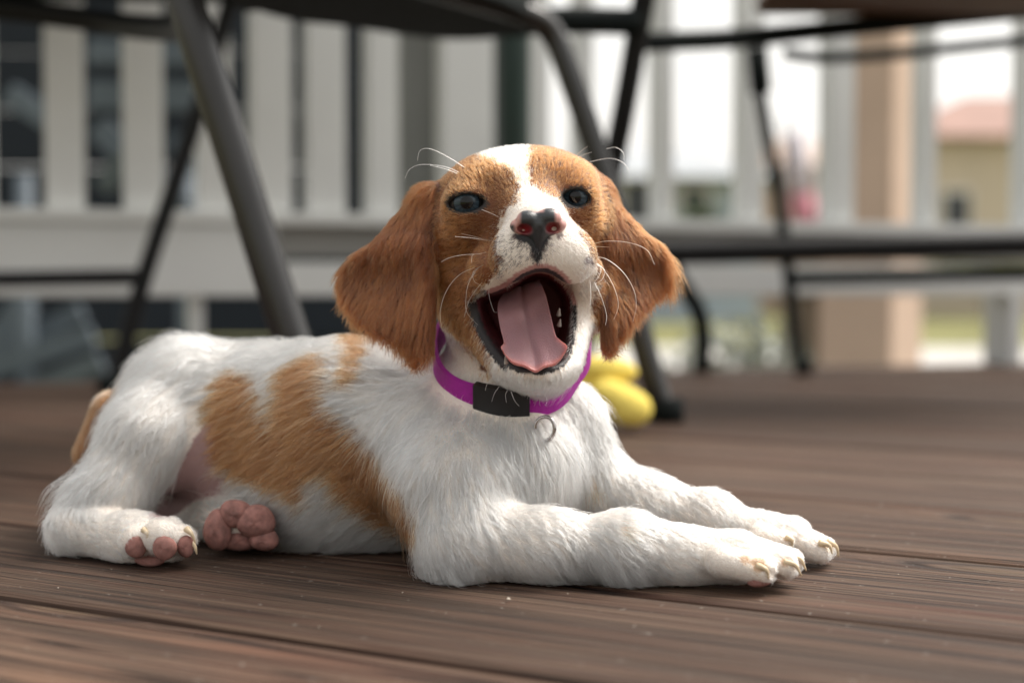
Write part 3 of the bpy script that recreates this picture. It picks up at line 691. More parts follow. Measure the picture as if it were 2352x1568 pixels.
# eye sockets and lids
EYES = [(W(1070, 466, .6335), 0.0082, (1070, 466), 1.0), (W(1322, 453, .6365), 0.0080, (1322, 453), 0.72)]
for (c, r, p, wx) in EYES:
    D.add(Ell(c, (r+0.0022,)*3), 0.006, 'head', 0.0035)
class Lens:                           # almond opening between the lids
    def __init__(self, c, hw, hh, tilt, dirn):
        self.c = np.array(c); self.hw, self.hh, self.ti = hw, hh, tilt; self.dir = np.array(dirn)
        self.lo = self.c-0.016; self.hi = self.c+0.016
    def sd(self, P):
        q = P-self.c
        x = q[..., 0] + q[..., 1]*self.dir[0]; z = q[..., 2] + q[..., 1]*self.dir[2]
        c, s = math.cos(self.ti), math.sin(self.ti); x, z = c*x+s*z, -s*x+c*z
        R = (self.hw**2+self.hh**2)/(2*self.hh); off = R-self.hh
        d = np.maximum(np.sqrt(x*x+(z-off)**2), np.sqrt(x*x+(z+off)**2)) - R
        return np.maximum(d, q[..., 1]-0.006)
LENS = [Lens(W(1071, 466, .625), .0083, .0038, 0.10, (0, 1, 0)), Lens(W(1324, 454, .628), .0063, .0036, -0.12, (0, 1, 0))]
for l in LENS: D.cut(l, 0.0012)
# flatten everything onto the boards
zc = (D.lo[2]+D.h*np.arange(D.n[2])).astype(np.float32)
D.F = np.maximum(D.F, (0.0006-zc)[None, None, :])
V, Q = D.mesh()
for _ in range(2):                    # light relaxation
    acc = np.zeros_like(V); cnt = np.zeros(len(V))
    for a, b in ((0, 1), (1, 2), (2, 3), (3, 0)):
        np.add.at(acc, Q[:, a], V[Q[:, b]]); np.add.at(cnt, Q[:, a], 1)
        np.add.at(acc, Q[:, b], V[Q[:, a]]); np.add.at(cnt, Q[:, b], 1)
    V = V*0.6 + 0.4*acc/np.maximum(cnt, 1)[:, None]
print('body mesh', len(V), len(Q), round(time.time()-T0, 1))

# ---- coat pattern: outlines as seen from the dog's right side, cut through the body
poly = lambda *p: smooth_poly(p, 3)
PATCH_BROWN = [
    poly((528, 866), (600, 862), (622, 920), (645, 985), (660, 900), (672, 850), (725, 822), (778, 815), (766, 870), (774, 935), (820, 985), (870, 1030),
         (915, 1090), (950, 1190), (945, 1225), (900, 1205), (850, 1165), (800, 1130), (770, 1085), (735, 1085), (715, 1110), (725, 1150), (650, 1110), (570, 1090), (505, 1040), (500, 950)),
    poly((815, 770), (850, 762), (870, 800), (850, 850), (825, 895), (812, 860), (825, 820)),
    poly((305, 885), (322, 905), (300, 960), (262, 1010), (232, 1050), (215, 1105), (140, 1105), (120, 1000), (160, 935), (240, 905)),
]
BLAZE = poly((1085, 290), (1212, 290), (1218, 345), (1216, 395), (1224, 428), (1246, 446), (1290, 462), (1325, 520), (1350, 560), (1368, 600), (1372, 660), (1362, 700),
             (1372, 760), (1380, 860), (1300, 960), (960, 960), (960, 760), (1000, 738), (1045, 762), (1085, 805), (1110, 850), (1124, 850), (1122, 815), (1102, 760), (1088, 690), (1120, 650), (1150, 610), (1140, 560), (1148, 500), (1180, 468), (1190, 440), (1182, 408), (1148, 378), (1088, 352))
BELLY = poly((335, 1180), (400, 1090), (450, 1000), (495, 960), (520, 985), (515, 1040), (535, 1090), (530, 1130), (450, 1150), (390, 1190))
DARKM = poly((1185, 535), (1212, 540), (1258, 542), (1258, 556), (1248, 574), (1241, 600), (1231, 602), (1222, 580), (1212, 560), (1190, 552))
DARKM2 = poly((1140, 535), (1200, 540), (1210, 590), (1190, 640), (1150, 650), (1140, 600))
def inside(x, y, p): return poly_sd(x.astype(np.float32), y.astype(np.float32), p)
def vnoise(P, s, seed=0):             # cheap smooth noise
    out = np.zeros(len(P)); r = np.random.default_rng(seed)
    for k in range(4):
        w = r.normal(size=3)*s*(1.0+0.7*k); out += np.sin(P@w + r.uniform(0, 6.28))/(1+0.5*k)
    return out/2.2
HEADC = W(1200, 580, .66)
def coat(P, jit):
    """colour of the hair (linear) rooted at P"""
    x, y, d = PX(P)
    nz = vnoise(P, 260, 3)*7
    x = x + jit[:, 0]*7 + nz; y = y + jit[:, 1]*7 + vnoise(P, 260, 9)*7
    white = np.array([0.90, 0.83, 0.735]); C = np.tile(white, (len(P), 1))
    brown = np.array([0.275, 0.092, 0.026])
    n2 = vnoise(P, 150, 5)
    isbody = np.zeros(len(P))
    for ip, p in enumerate(PATCH_BROWN):
        t_ = np.clip(0.5 - inside(x, y, p)/10, 0, 1)
        isbody = np.maximum(isbody, np.where(d > 0.700, t_, 0) if ip == 2 else t_)
    # head: chestnut except the blaze, the muzzle, the jaw and the throat
    ear = (np.minimum(earL.sd(P.astype(np.float32)), earR.sd(P.astype(np.float32))) < 0.0035)
    hd = ear | ((x > 975) & (x < 1420) & (y < 862) & (d < 0.735))
    bl = np.clip(0.5 + inside(x, y, BLAZE)/9, 0, 1)
    earz = ear | ((y < 640) & ((x < 1000) | (x > 1378)))
    bl = np.where(earz, 1.0, bl)
    neckw = hd & (d > 0.668) & (y > 640) & (~ear)
    isbrown = np.where(hd, bl, isbody); isbrown = np.where(neckw, np.minimum(isbrown, 0.0), isbrown)
    fr = (isbrown > 0.5 + 0.25*(jit[:, 2]-0.5)).astype(float)[:, None]
    lt = (1.0 + 0.22*n2 + 0.16*(jit[:, 2]-0.5)*2)[:, None]
    bc = brown*lt
    body_br = ~hd
    bc = np.where(ear[:, None], np.array([0.142, 0.038, 0.0095])*lt, bc)
    bc = np.where(body_br[:, None], np.array([0.29, 0.112, 0.043])*lt, bc)
    C = C*(1.05-0.20*jit[:, 2:3]**2) * (1-fr) + bc*fr
    # grey ticking on the dog's right lip and below the nose
    front = d < 0.628
    g1 = front & (inside(x, y, DARKM) < 0); g2 = front & (inside(x, y, DARKM2) < 0) & (jit[:, 3] < 0.34)
    C[g1] = np.array([0.012, 0.011, 0.012])*(1+jit[g1, 2:3]*0.8); C[g2] = np.array([0.03, 0.028, 0.03])
    for (sx, sy, sr) in ((1742, 1298, 16), (1712, 1284, 12), (1800, 1290, 10), (1890, 1246, 14), (1806, 1240, 9), (1430, 1216, 8), (1360, 1110, 16)):
        m = ((x-sx)**2+(y-sy)**2 < sr*sr) & (d < .69); C[m] = C[m]*np.array([0.75, 0.52, 0.34])
    for (sx, sy, sr) in ((1283, 545, 9), (1304, 668, 8), (1290, 540, 6), (1355, 600, 10), (1296, 660, 9)):
        m = front & ((x-sx)**2+(y-sy)**2 < sr*sr); C[m] = np.array([0.16, 0.13, 0.13])
    return np.clip(C, 0.01, 0.95), fr[:, 0]

# ---- skin colours per vertex
def skin(P):
    x, y, d = PX(P); j = np.tile(np.array([[0, 0, 0.0, 1.0]]), (len(P), 1))
    C, br = coat(P, j)
    pink = np.array([0.62, 0.42, 0.37])
    C = np.where((br > 0.5)[:, None], C*np.array([0.62, 0.55, 0.5]), C*0.74+pink*0.16)
    C = np.where(((d < .628) & (inside(x, y, DARKM) < 0))[:, None], np.array([0.018, 0.017, 0.019]), C)
    md = MOUTH.sd(P)
    mouth = (md < 0.0014) & (d < 0.69) & (d > 0.585)
    deep = np.clip((d-0.618)/0.03, 0, 1)
    lip = np.array([0.020, 0.014, 0.016]); red = np.array([0.16, 0.028, 0.035])
    mouth |= (poly_sd(P[:, 0].astype(np.float32), P[:, 2].astype(np.float32), MOUTH.poly) < 0.0002) & (d > .606) & (d < .71)
    right = np.clip((x-1285)/20, 0, 1)
    mc = lip*(1-deep[:, None]) + red*deep[:, None]
    mc = np.where((right*(d < .64))[:, None] > 0.5, np.array([0.13, 0.085, 0.085]), mc)
    C = np.where(mouth[:, None], mc, C)
    lipz = (md >= 0.0012) & (md < np.where((x < 1165) & (y > 690), 0.0055, 0.0030)) & (d < 0.655)
    pk = np.array([0.50, 0.27, 0.25]); dk = np.array([0.022, 0.018, 0.019])
    up = (y < 700) & (x > 1120)
    C = np.where(lipz[:, None], np.where(up[:, None], pk, dk), C)
    for (c, r, p, wx) in EYES:
        e = np.hypot((x-p[0])/(52*wx), (y-p[1])/26); m = (e < 1.0) & (d < .66)
        C = np.where(m[:, None], np.array([0.022, 0.017, 0.016]), C)
    bel = (inside(x, y, BELLY) < 0)
    C = np.where(bel[:, None], np.array([0.30, 0.19, 0.185]), C)
    return C
puppy = empty('puppy', W(1000, 1290, .67)*np.array([1, 1, 0]))
tag(puppy, 'yawning brown and white puppy with floppy ears lying on the deck boards', 'puppy')
me = bpy.data.meshes.new('body')
me.vertices.add(len(V)); me.vertices.foreach_set('co', V.astype(np.float32).ravel())
me.loops.add(len(Q)*4); me.loops.foreach_set('vertex_index', Q.astype(np.int32).ravel())
me.polygons.add(len(Q)); me.polygons.foreach_set('loop_start', np.arange(len(Q), dtype=np.int32)*4)
me.polygons.foreach_set('loop_total', np.full(len(Q), 4, np.int32)); me.polygons.foreach_set('use_smooth', np.ones(len(Q), bool))
me.update(calc_edges=True)
NV = np.zeros(len(V)*3, np.float32); me.vertices.foreach_get('normal', NV); NV = NV.reshape(-1, 3)
SK = skin(V)
ca = me.color_attributes.new('col', 'FLOAT_COLOR', 'POINT'); ca.data.foreach_set('color', np.c_[SK, np.ones(len(V))].astype(np.float32).ravel())
M_SKIN = mat_attr('puppy_skin', 0.5, 0.35, 0.0, 0.0, 0.4, 1200)
me.materials.append(M_SKIN)
body = bpy.data.objects.new('body', me); adopt(body, puppy)

# ---- fur
def fields(P):
    """combing direction and hair length at P from the nearest solids"""
    W_ = np.zeros(len(P)); Fl = np.zeros((len(P), 3)); Ln = np.zeros(len(P))
    head = P-NOSE; head = head/np.linalg.norm(head, axis=1, keepdims=True)
    eL = P-W(1010, 380, .655); eL /= np.linalg.norm(eL, axis=1, keepdims=True); eL = eL*0.6+np.array([-0.08, 0, -0.6])
    eR = P-W(1340, 370, .655); eR /= np.linalg.norm(eR, axis=1, keepdims=True); eR = eR*0.6+np.array([0.10, 0, -0.6])
    for prim, fl, ln in D.prims:
        near = np.all((P > prim.lo-0.012) & (P < prim.hi+0.012), axis=1)
        if not near.any(): continue
        q = P[near].astype(np.float32); w = np.exp(-np.clip(prim.sd(q), -0.01, 1)/0.0022)
        f = head[near] if isinstance(fl, str) and fl == 'head' else eL[near] if isinstance(fl, str) and fl == 'earL' else eR[near] if isinstance(fl, str) else np.asarray(fl)[None, :]
        W_[near] += w; Fl[near] += w[:, None]*f; Ln[near] += w*ln
    W_ = np.maximum(W_, 1e-9)
    return Fl/W_[:, None], Ln/W_
FLv, LNv = fields(V)
vx, vy, vd = PX(V)
md = MOUTH.sd(V.astype(np.float32))
lipw = np.where((vx < 1165) & (vy > 690), 0.0042, np.where(vy > 815, 0.0022, np.where(vx > 1295, 0.0016, 0.0010)))
nofur = ((md < lipw) & (vd < 0.690) & (vd > .575))
for (c, r, p, wx) in EYES: nofur |= (np.hypot((vx-p[0])/(43*wx), (vy-p[1])/20.5) < 1.0) & (vd < .66)
nofur |= (md < 0.0060) & (NV[:, 2] < -0.35) & (vd < .66) & (vy < 720) & (vx > 1120) & (vx < 1330)
nofur |= (poly_sd(V[:, 0].astype(np.float32), V[:, 2].astype(np.float32), MOUTH.poly) < 0.0002) & (vd > .606) & (vd < .71)
nofur |= (((vx-1236)/66)**2 + ((vy-515)/40)**2 < 1) & (vd < .607)
nofur |= (inside(vx, vy, BELLY) < -4)
for c_ in CREASE: nofur |= c_.sd(V.astype(np.float32)) < 0.0007
PADS = [((312, 1256, .6335), (.48, .28, .50)), ((378, 1258, .6290), (.55, .30, .55)), ((426, 1254, .6335), (.40, .27, .50)), ((345, 1286, .640), (.70, .35, .28)),
        ((541, 1178, .6570), (.76, .60, .66)), ((500, 1217, .6570), (.66, .60, .98)), ((588, 1197, .6555), (.92, .60, .78)), ((607, 1238, .6570), (.68, .55, .54)), ((550, 1240, .662), (.9, .5, .5)),
        ((1742, 1334, .5815), (.50, .35, .24))]
PADC = np.array([W(*p) for p, r in PADS])
for (p, r) in PADS:
    nofur |= (np.linalg.norm((V-W(*p))/(np.array(r)*CM*1.08), axis=1) < 1.0)
dens = np.where(nofur, 0.0, 1.0)
dens *= np.where(NV[:, 1] > 0.45, 0.30, 1.0)                       # the side turned away needs less
dens *= np.where((NV[:, 2] < -0.6) & (V[:, 2] < 0.004), 0.25, 1.0)
short = np.interp(LNv, [0.003, 0.006, 0.013], [1.7, 1.25, 0.85]); dens *= short
tri = np.concatenate([Q[:, [0, 1, 2]], Q[:, [0, 2, 3]]])
A = np.linalg.norm(np.cross(V[tri[:, 1]]-V[tri[:, 0]], V[tri[:, 2]]-V[tri[:, 0]]), axis=1)*0.5*dens[tri].mean(1)
NH = 430000
pick = rng.choice(len(tri), NH, p=A/A.sum())
b = rng.random((NH, 2)); fl_ = b.sum(1) > 1; b[fl_] = 1-b[fl_]
bw = np.c_[1-b.sum(1), b]
T = tri[pick]
R0 = (V[T]*bw[..., None]).sum(1); N0 = (NV[T]*bw[..., None]).sum(1); N0 /= np.linalg.norm(N0, axis=1, keepdims=True)
FL = (FLv[T]*bw[..., None]).sum(1); LN = (LNv[T]*bw).sum(1)
jit = np.c_[rng.normal(size=(NH, 2)), rng.random((NH, 2))]
fz = np.interp(LN, [0.0035, 0.0065, 0.009, 0.0115], [0.06, 0.08, 0.11, 0.09])[:, None]
FL = FL + fz*rng.normal(size=(NH, 3))
# soft cowlicks
FL += 2.0*fz*np.c_[vnoise(R0, 120, 21), vnoise(R0, 120, 22), vnoise(R0, 120, 23)]
TA = FL-(FL*N0).sum(1, keepdims=True)*N0; TA /= np.maximum(np.linalg.norm(TA, axis=1, keepdims=True), 1e-6)
rx, ry, rd = PX(R0)
L_ = LN*(0.7+0.5*rng.random(NH))*(1+0.08*vnoise(R0, 90, 31))
# feathering on ear rims, rump, elbow and belly fringe
def near_px(x0, y0, r): return np.exp(-((rx-x0)**2+(ry-y0)**2)/(r*r))
L_ *= 1 + 1.1*near_px(1545, 590, 40) + 0.25*near_px(440, 790, 60) + 0.5*near_px(180, 1100, 50) + 0.9*near_px(1005, 1315, 60) + 0.8*near_px(1370, 1330, 110)
L_ = np.where((rd < .63) & (((rx-1238)/150)**2+((ry-560)/110)**2 < 1), np.minimum(L_, 0.0030), L_)
lift = np.interp(L_, [0.002, 0.006, 0.016], [0.50, 0.36, 0.26])*(0.7+0.6*rng.random(NH))
lift += 0.12*near_px(440, 790, 70) + 0.4*near_px(180, 1100, 40)
guard = (rng.random(NH) < 0.045) & (LN > 0.0065) & ~((ry < 850) & (rx > 740)); headz = (ry < 850) & (rx > 740); lift = np.where(headz, lift*0.72, lift); fore = (ry > 1080) & (rx > 960); guard &= ~fore | (rng.random(NH) < 0.75); L_ = np.where(guard, L_*np.where(fore, 1.3, 1.4), L_); lift = np.where(guard, lift*np.where(fore, 1.35, 1.6), lift)
S = np.linspace(0, 1, 5)
# clumps: hairs that share a small cell lean together at the tips
def clump(size, seed):
    r = np.random.default_rng(seed)
    k = np.floor(R0/size + 0.4*np.c_[vnoise(R0, 300, seed), vnoise(R0, 300, seed+1), vnoise(R0, 300, seed+2)]).astype(np.int64)
    key = (k[:, 0]+1000)*4000000 + (k[:, 1]+1000)*2000 + (k[:, 2]+1000)
    u, inv = np.unique(key, return_inverse=True); cnt = np.bincount(inv)
    c = np.stack([np.bincount(inv, R0[:, i])/cnt for i in range(3)], 1)
    return c[inv], r.normal(size=(len(u), 3))[inv]
c1, rnd1 = clump(0.0030, 41); c2, rnd2 = clump(0.007, 51)
TA2 = TA + 0.9*fz*rnd2 + 0.9*fz*rnd1
TA2 = TA2-(TA2*N0).sum(1, keepdims=True)*N0; TA2 /= np.maximum(np.linalg.norm(TA2, axis=1, keepdims=True), 1e-6)
POS = np.zeros((NH, 5, 3), np.float32)
grav = np.interp(L_, [0.006, 0.02], [0.0, 0.20])
for i, s in enumerate(S):
    p = R0 - N0*0.0004 + L_[:, None]*(TA2*(s*0.93) + N0*(lift*s*(1.25-0.75*s))[:, None])
    p[:, 2] -= L_*grav*s*s
    p += ((c1-R0)*0.72 + (c2-R0)*0.20)*(s**1.4)*np.clip(L_/0.008, 0.2, 1)[:, None]
    p += 0.00025*s*rng.normal(size=(NH, 3))
    p[:, 2] = np.maximum(p[:, 2], 0.0008+0.0006*rng.random(NH))
    POS[:, i] = p
CC, frb = coat(R0, jit)
CC = np.clip(CC*(1 + np.where(frb[:, None] > .5, 0.12, 0.05)*rnd1[:, :1] + 0.03*rnd2[:, :1]), 0.006, 0.91)
COLLAR_RING = None

# ---- collar ring round the neck (its own thing), found by walking out of the neck to the coat
CC0 = W(1178, 793, .672); cf = vec(W(1178, 793, .672), W(1194, 902, .641)); ce1 = np.array([1.0, 0, 0])
ce1 = ce1-(ce1@cf)*cf; ce1 /= np.linalg.norm(ce1); cax = np.cross(ce1, cf)
if cax[2] < 0: cax = -cax
NT = 96; th = np.linspace(0, 2*math.pi, NT, endpoint=False); rr = np.zeros(NT)
for i, t in enumerate(th):
    dd = math.cos(t)*ce1 + math.sin(t)*cf
    rs = np.arange(0.012, 0.064, 0.0004); v = D.sample(CC0 + rs[:, None]*dd)
    out = np.nonzero(v > 0)[0]; rr[i] = rs[out[0]] if len(out) else 0.050
rr = np.clip(rr, 0.031, 0.0345+0.0085*np.clip(np.sin(th), 0, 1))
for _ in range(14): rr = 0.5*rr + 0.25*(np.roll(rr, 1)+np.roll(rr, -1))
rr += 0.0038
def strap(name, i0, i1, hw, r_off, thick, mat, parent):
    V_, F_ = [], []; idxs = list(range(i0, i1+1)); prof = [(-hw, 0), (-hw*0.9, thick), (hw*0.9, thick), (hw, 0)]
    for i in idxs:
        t = th[i % NT]; dd = math.cos(t)*ce1 + math.sin(t)*cf
        wd = 0.35*cax + np.array([0, 0, 0.65]); wd = wd/np.linalg.norm(wd); on = dd-(dd@wd)*wd; on = on/np.linalg.norm(on)
        for (a, ro) in prof: V_.append(CC0 + dd*(rr[i % NT]+r_off) + on*ro + wd*a)
    n = len(idxs)
    for i in range(n-1):
        for k in range(4): F_.append((i*4+k, i*4+(k+1) % 4, (i+1)*4+(k+1) % 4, (i+1)*4+k))
    F_.append((0, 1, 2, 3)); F_.append(tuple((n-1)*4+k for k in (3, 2, 1, 0)))
    o = mesh_obj(name, V_, F_, mat, parent)
    bm = bmesh.new(); bm.from_mesh(o.data); bmesh.ops.recalc_face_normals(bm, faces=bm.faces); bm.to_mesh(o.data); bm.free()
    return o
M_MAG = mat_plain('magenta_webbing', (0.36, 0.012, 0.30), 0.6, 0.35, var=0.12, scale=300, bump=0.6)
M_BLK = mat_plain('black_plastic', (0.012, 0.013, 0.015), 0.35, 0.5, scale=40)
M_RING = mat_plain('steel_ring', (0.45, 0.42, 0.42), 0.25, 0.5, metal=1.0, scale=40)
collar = empty('dog_collar', CC0); tag(collar, 'magenta webbing collar with black buckle and ring around puppy neck', 'collar')
def theta_at(x):                     # index on the front half whose sight line column is nearest to x
    best, bi = 1e9, 0
    for i in range(NT):
        if math.sin(th[i]) < 0.05: continue
        p = CC0 + (math.cos(th[i])*ce1+math.sin(th[i])*cf)*rr[i]; a, _, _ = PX(p[None])
        if abs(a[0]-x) < best: best, bi = abs(a[0]-x), i
    return bi
iL, iR = theta_at(1090), theta_at(1216)
lo_, hi_ = min(iL, iR), max(iL, iR)
strap('strap', hi_, lo_+NT, 0.0066, 0.0, 0.0022, M_MAG, collar)
strap('buckle', lo_, hi_, 0.0076, -0.0004, 0.0042, M_BLK, collar)
ir = theta_at(1236); pr = CC0 + (math.cos(th[ir])*ce1+math.sin(th[ir])*cf)*(rr[ir]+0.003)
ring_c = pr + np.array([0.0005, -0.0085, -0.0095]); pts = []
for k in range(17):
    a = 2*math.pi*k/16; pts.append(ring_c + 0.0046*(math.cos(a)*np.array([0.92, -0.35, 0.1]) + math.sin(a)*np.array([0, 0, 1.15])))
tube('ring', pts, 0.0009, M_RING, collar, 8, 4, cap=False)

# ---- trim the coat under the collar and build the fur
q = R0-CC0; axd = q@cax; rad = np.linalg.norm(q-axd[:, None]*cax, axis=1)
tq = np.arctan2(q@cf, q@ce1) % (2*math.pi); rloc = np.interp(tq, np.r_[th, 2*math.pi], np.r_[rr, rr[0]])
wdn = 0.35*cax + np.array([0, 0, 0.65]); wdn /= np.linalg.norm(wdn)
ring_pt = CC0 + rloc[:, None]*(np.cos(tq)[:, None]*ce1 + np.sin(tq)[:, None]*cf)
under = (np.linalg.norm(R0-ring_pt, axis=1) < 0.0044)
keep = ~under
tip = POS[:, -1]; qt = tip-CC0; axt = qt@cax; radt = np.linalg.norm(qt-axt[:, None]*cax, axis=1)
# hair that would poke through the nose or eyes is dropped too
for (c, r, p, wx) in EYES:
    tx, ty, td = PX(tip); keep &= ~((np.hypot((tx-p[0])/(45*wx), (ty-p[1])/22) < 1.0) & (td < .645))
tipx, tipy, tipd = PX(tip)
keep &= ~((poly_sd(tip[:, 0].astype(np.float32), tip[:, 2].astype(np.float32), MOUTH.poly) < -0.0012) & (tipd > .598) & (tipd < .70))
POSk, CCk, Lk = POS[keep], CC[keep], L_[keep]
n_h = len(POSk)
def hair_object(name, pos, cols, radii, mat, parent):
    n, m, _ = pos.shape
    cu = bpy.data.hair_curves.new(name); cu.add_curves([m]*n)
    cu.attributes['position'].data.foreach_set('vector', pos.astype(np.float32).ravel())
    ra = cu.attributes.get('radius') or cu.attributes.new('radius', 'FLOAT', 'POINT')
    ra.data.foreach_set('value', radii.astype(np.float32).ravel())
    at = cu.attributes.new('hcol', 'FLOAT_COLOR', 'CURVE'); at.data.foreach_set('color', np.c_[cols, np.ones(n)].astype(np.float32).ravel())
    cu.materials.append(mat)
    o = bpy.data.objects.new(name, cu); adopt(o, parent); return o
def mat_hair(name, rough=0.38):
    m = bpy.data.materials.new(name); m.use_nodes = True; N, L = m.node_tree.nodes, m.node_tree.links; N.clear()
    at = N.new('ShaderNodeAttribute'); at.attribute_name = 'hcol'
    h = N.new('ShaderNodeBsdfHairPrincipled'); h.model = 'CHIANG'; h.parametrization = 'COLOR'
    h.inputs['Roughness'].default_value = rough; h.inputs['Radial Roughness'].default_value = 0.55
    h.inputs['Random Roughness'].default_value = 0.2; h.inputs['Coat'].default_value = 0.0
    o = N.new('ShaderNodeOutputMaterial'); L.new(at.outputs['Color'], h.inputs['Color']); L.new(h.outputs[0], o.inputs['Surface'])
    return m
M_HAIR = mat_hair('coat_hair')
w0 = np.interp(Lk, [0.002, 0.006, 0.016], [0.000064, 0.000084, 0.000100])
prof_r = np.array([1.0, 1.0, 0.85, 0.6, 0.12])
fur = hair_object('fur', POSk, CCk, w0[:, None]*prof_r[None, :], M_HAIR, puppy); fur['kind'] = 'stuff'
print('fur', n_h, round(time.time()-T0, 1))

# ---- whiskers
def wpts(lst): return [(735+0.4218*a, 312.4+0.4218*b_) for a, b_ in lst]
WH = [(.636, .628, [[(800, 220), (690, 170), (560, 155), (490, 180), (463, 230)], [(815, 190), (700, 115), (600, 70), (545, 80), (530, 135)], [(790, 225), (700, 185), (600, 160)]]),
      (.645, .640, [[(1370, 130), (1420, 85), (1460, 55)], [(1380, 130), (1430, 105), (1480, 88)], [(1470, 140), (1580, 122), (1650, 145), (1683, 190)], [(1560, 70), (1610, 62), (1650, 90), (1655, 135)]]),
      (.618, .604, [[(915, 570), (830, 555), (735, 547)], [(910, 565), (830, 545), (770, 532)], [(900, 640), (770, 648), (700, 665), (660, 685)], [(940, 625), (870, 640), (830, 650), (825, 690)],
                    [(865, 705), (760, 755), (690, 840), (655, 950), (662, 1050)], [(860, 720), (810, 800), (795, 880), (800, 960), (860, 1030)], [(895, 780), (820, 880), (785, 985)],
                    [(960, 690), (955, 740), (975, 790), (1000, 800)], [(930, 770), (920, 860), (945, 950), (965, 960)], [(880, 700), (835, 740), (840, 790), (880, 815)], [(940, 680), (860, 720), (800, 800)]]),
      (.618, .606, [[(1480, 590), (1560, 572), (1680, 580), (1780, 620), (1822, 700)], [(1475, 655), (1560, 670), (1650, 740), (1710, 840), (1722, 930), (1705, 1010)], [(1480, 675), (1540, 720), (1600, 820), (1625, 920), (1600, 1000)],
                    [(1490, 690), (1530, 720), (1520, 760), (1500, 790)], [(1500, 690), (1550, 730), (1535, 780), (1500, 805)], [(1495, 795), (1530, 870), (1560, 970), (1555, 1030)], [(1475, 600), (1575, 605)], [(1470, 780), (1475, 860), (1470, 940)]]),
      (.606, .600, [[(945, 1310), (910, 1350), (900, 1385)], [(975, 1365), (950, 1400), (935, 1445)], [(1040, 1390), (1060, 1440), (1085, 1470)], [(1020, 1385), (1010, 1410), (1015, 1450)], [(880, 400), (930, 420), (975, 442)], [(1215, 1400), (1235, 1430), (1230, 1470)]])]
wp = []
for d0, d1, ls in WH:
    for l in ls:
        p = wpts(l); n = len(p); P3 = [W(x, y, d0+(d1-d0)*i/(n-1)) for i, (x, y) in enumerate(p)]
        sp = np.array(spline(P3, 12)); ii = np.linspace(0, len(sp)-1, 20); i0 = np.floor(ii).astype(int); i1 = np.minimum(i0+1, len(sp)-1)
        wp.append(sp[i0] + (ii-i0)[:, None]*(sp[i1]-sp[i0]))
wp = np.array(wp)
hair_object('whiskers', wp, np.tile([0.88, 0.84, 0.78], (len(wp), 1)), np.tile(np.linspace(0.00013, 0.00005, 20), (len(wp), 1)), M_HAIR, puppy)['kind'] = 'stuff'

def attr_mesh(name, V_, F_, cols, mat, parent):
    o = mesh_obj(name, V_, F_, mat, parent, smooth=True)
    ca_ = o.data.color_attributes.new('col', 'FLOAT_COLOR', 'POINT'); ca_.data.foreach_set('color', np.c_[cols, np.ones(len(cols))].astype(np.float32).ravel())
    return o
# ---- nose
NF = Field(W(1238, 560, .61)-np.array([.018, .030, .012]), W(1238, 500, .61)+np.array([.018, .012, .010]), 0.0004)
def nell(c, r, k): NF.add(Ell(W(*c), np.array(r)*CM), k*CM)
nell((1236, 520, .5945), (.92, .75, .58), .3); nell((1212, 503, .5885), (.46, .42, .36), .25); nell((1261, 499, .5885), (.50, .42, .38), .25)
nell((1191, 519, .5930), (.36, .45, .30), .22); nell((1283, 516, .5935), (.34, .45, .30), .22)
NF.add(Cone(W(1238, 522, .5885), .0030, W(1238, 578, .5930), .0016), .003)
NF.cut(Ell(W(1206, 525, .5875), (.0027, .0060, .0019), (0, 0.25, 0.3)), .0012); NF.cut(Ell(W(1269, 522, .5880), (.0025, .0060, .0021), (0, -0.3, -0.3)), .0012)
NF.cut(Cone(W(1239, 524, .5850), .0006, W(1239, 592, .5900), .0006), .0008)
nV, nQ = NF.mesh(); nx, ny, nd = PX(nV)
dark = np.array([.030, .034, .040]); pinkc = np.array([.62, .34, .31]); redc = np.array([.32, .018, .030])
nc = np.tile(dark, (len(nV), 1))
sm = lambda a: np.clip(a, 0, 1)[:, None]
wing = sm((1197-nx)/8+.3) + sm((nx-1274)/8+.3) + sm((490-ny)/6)*sm((1-np.abs(nx-1237)/16)*2)
nc = nc*(1-sm(wing[:, 0])) + pinkc*sm(wing[:, 0])
for (a, b_, w_, h_) in ((1206, 525, 18, 14), (1269, 522, 17, 15)):
    t = sm(1.35-np.hypot((nx-a)/w_, (ny-b_)/h_))*sm((nd-.5860)/.002); nc = nc*(1-t)+redc*t
dl = sm((1176-nx+10)/8)*sm((ny-512)/8); nc = nc*(1-dl)+dark*dl
M_NOSE = mat_attr('nose_leather', 0.34, 0.5, 0.25, 0.15, 0.5, 2200)
attr_mesh('nose', nV, nQ, nc, M_NOSE, puppy)
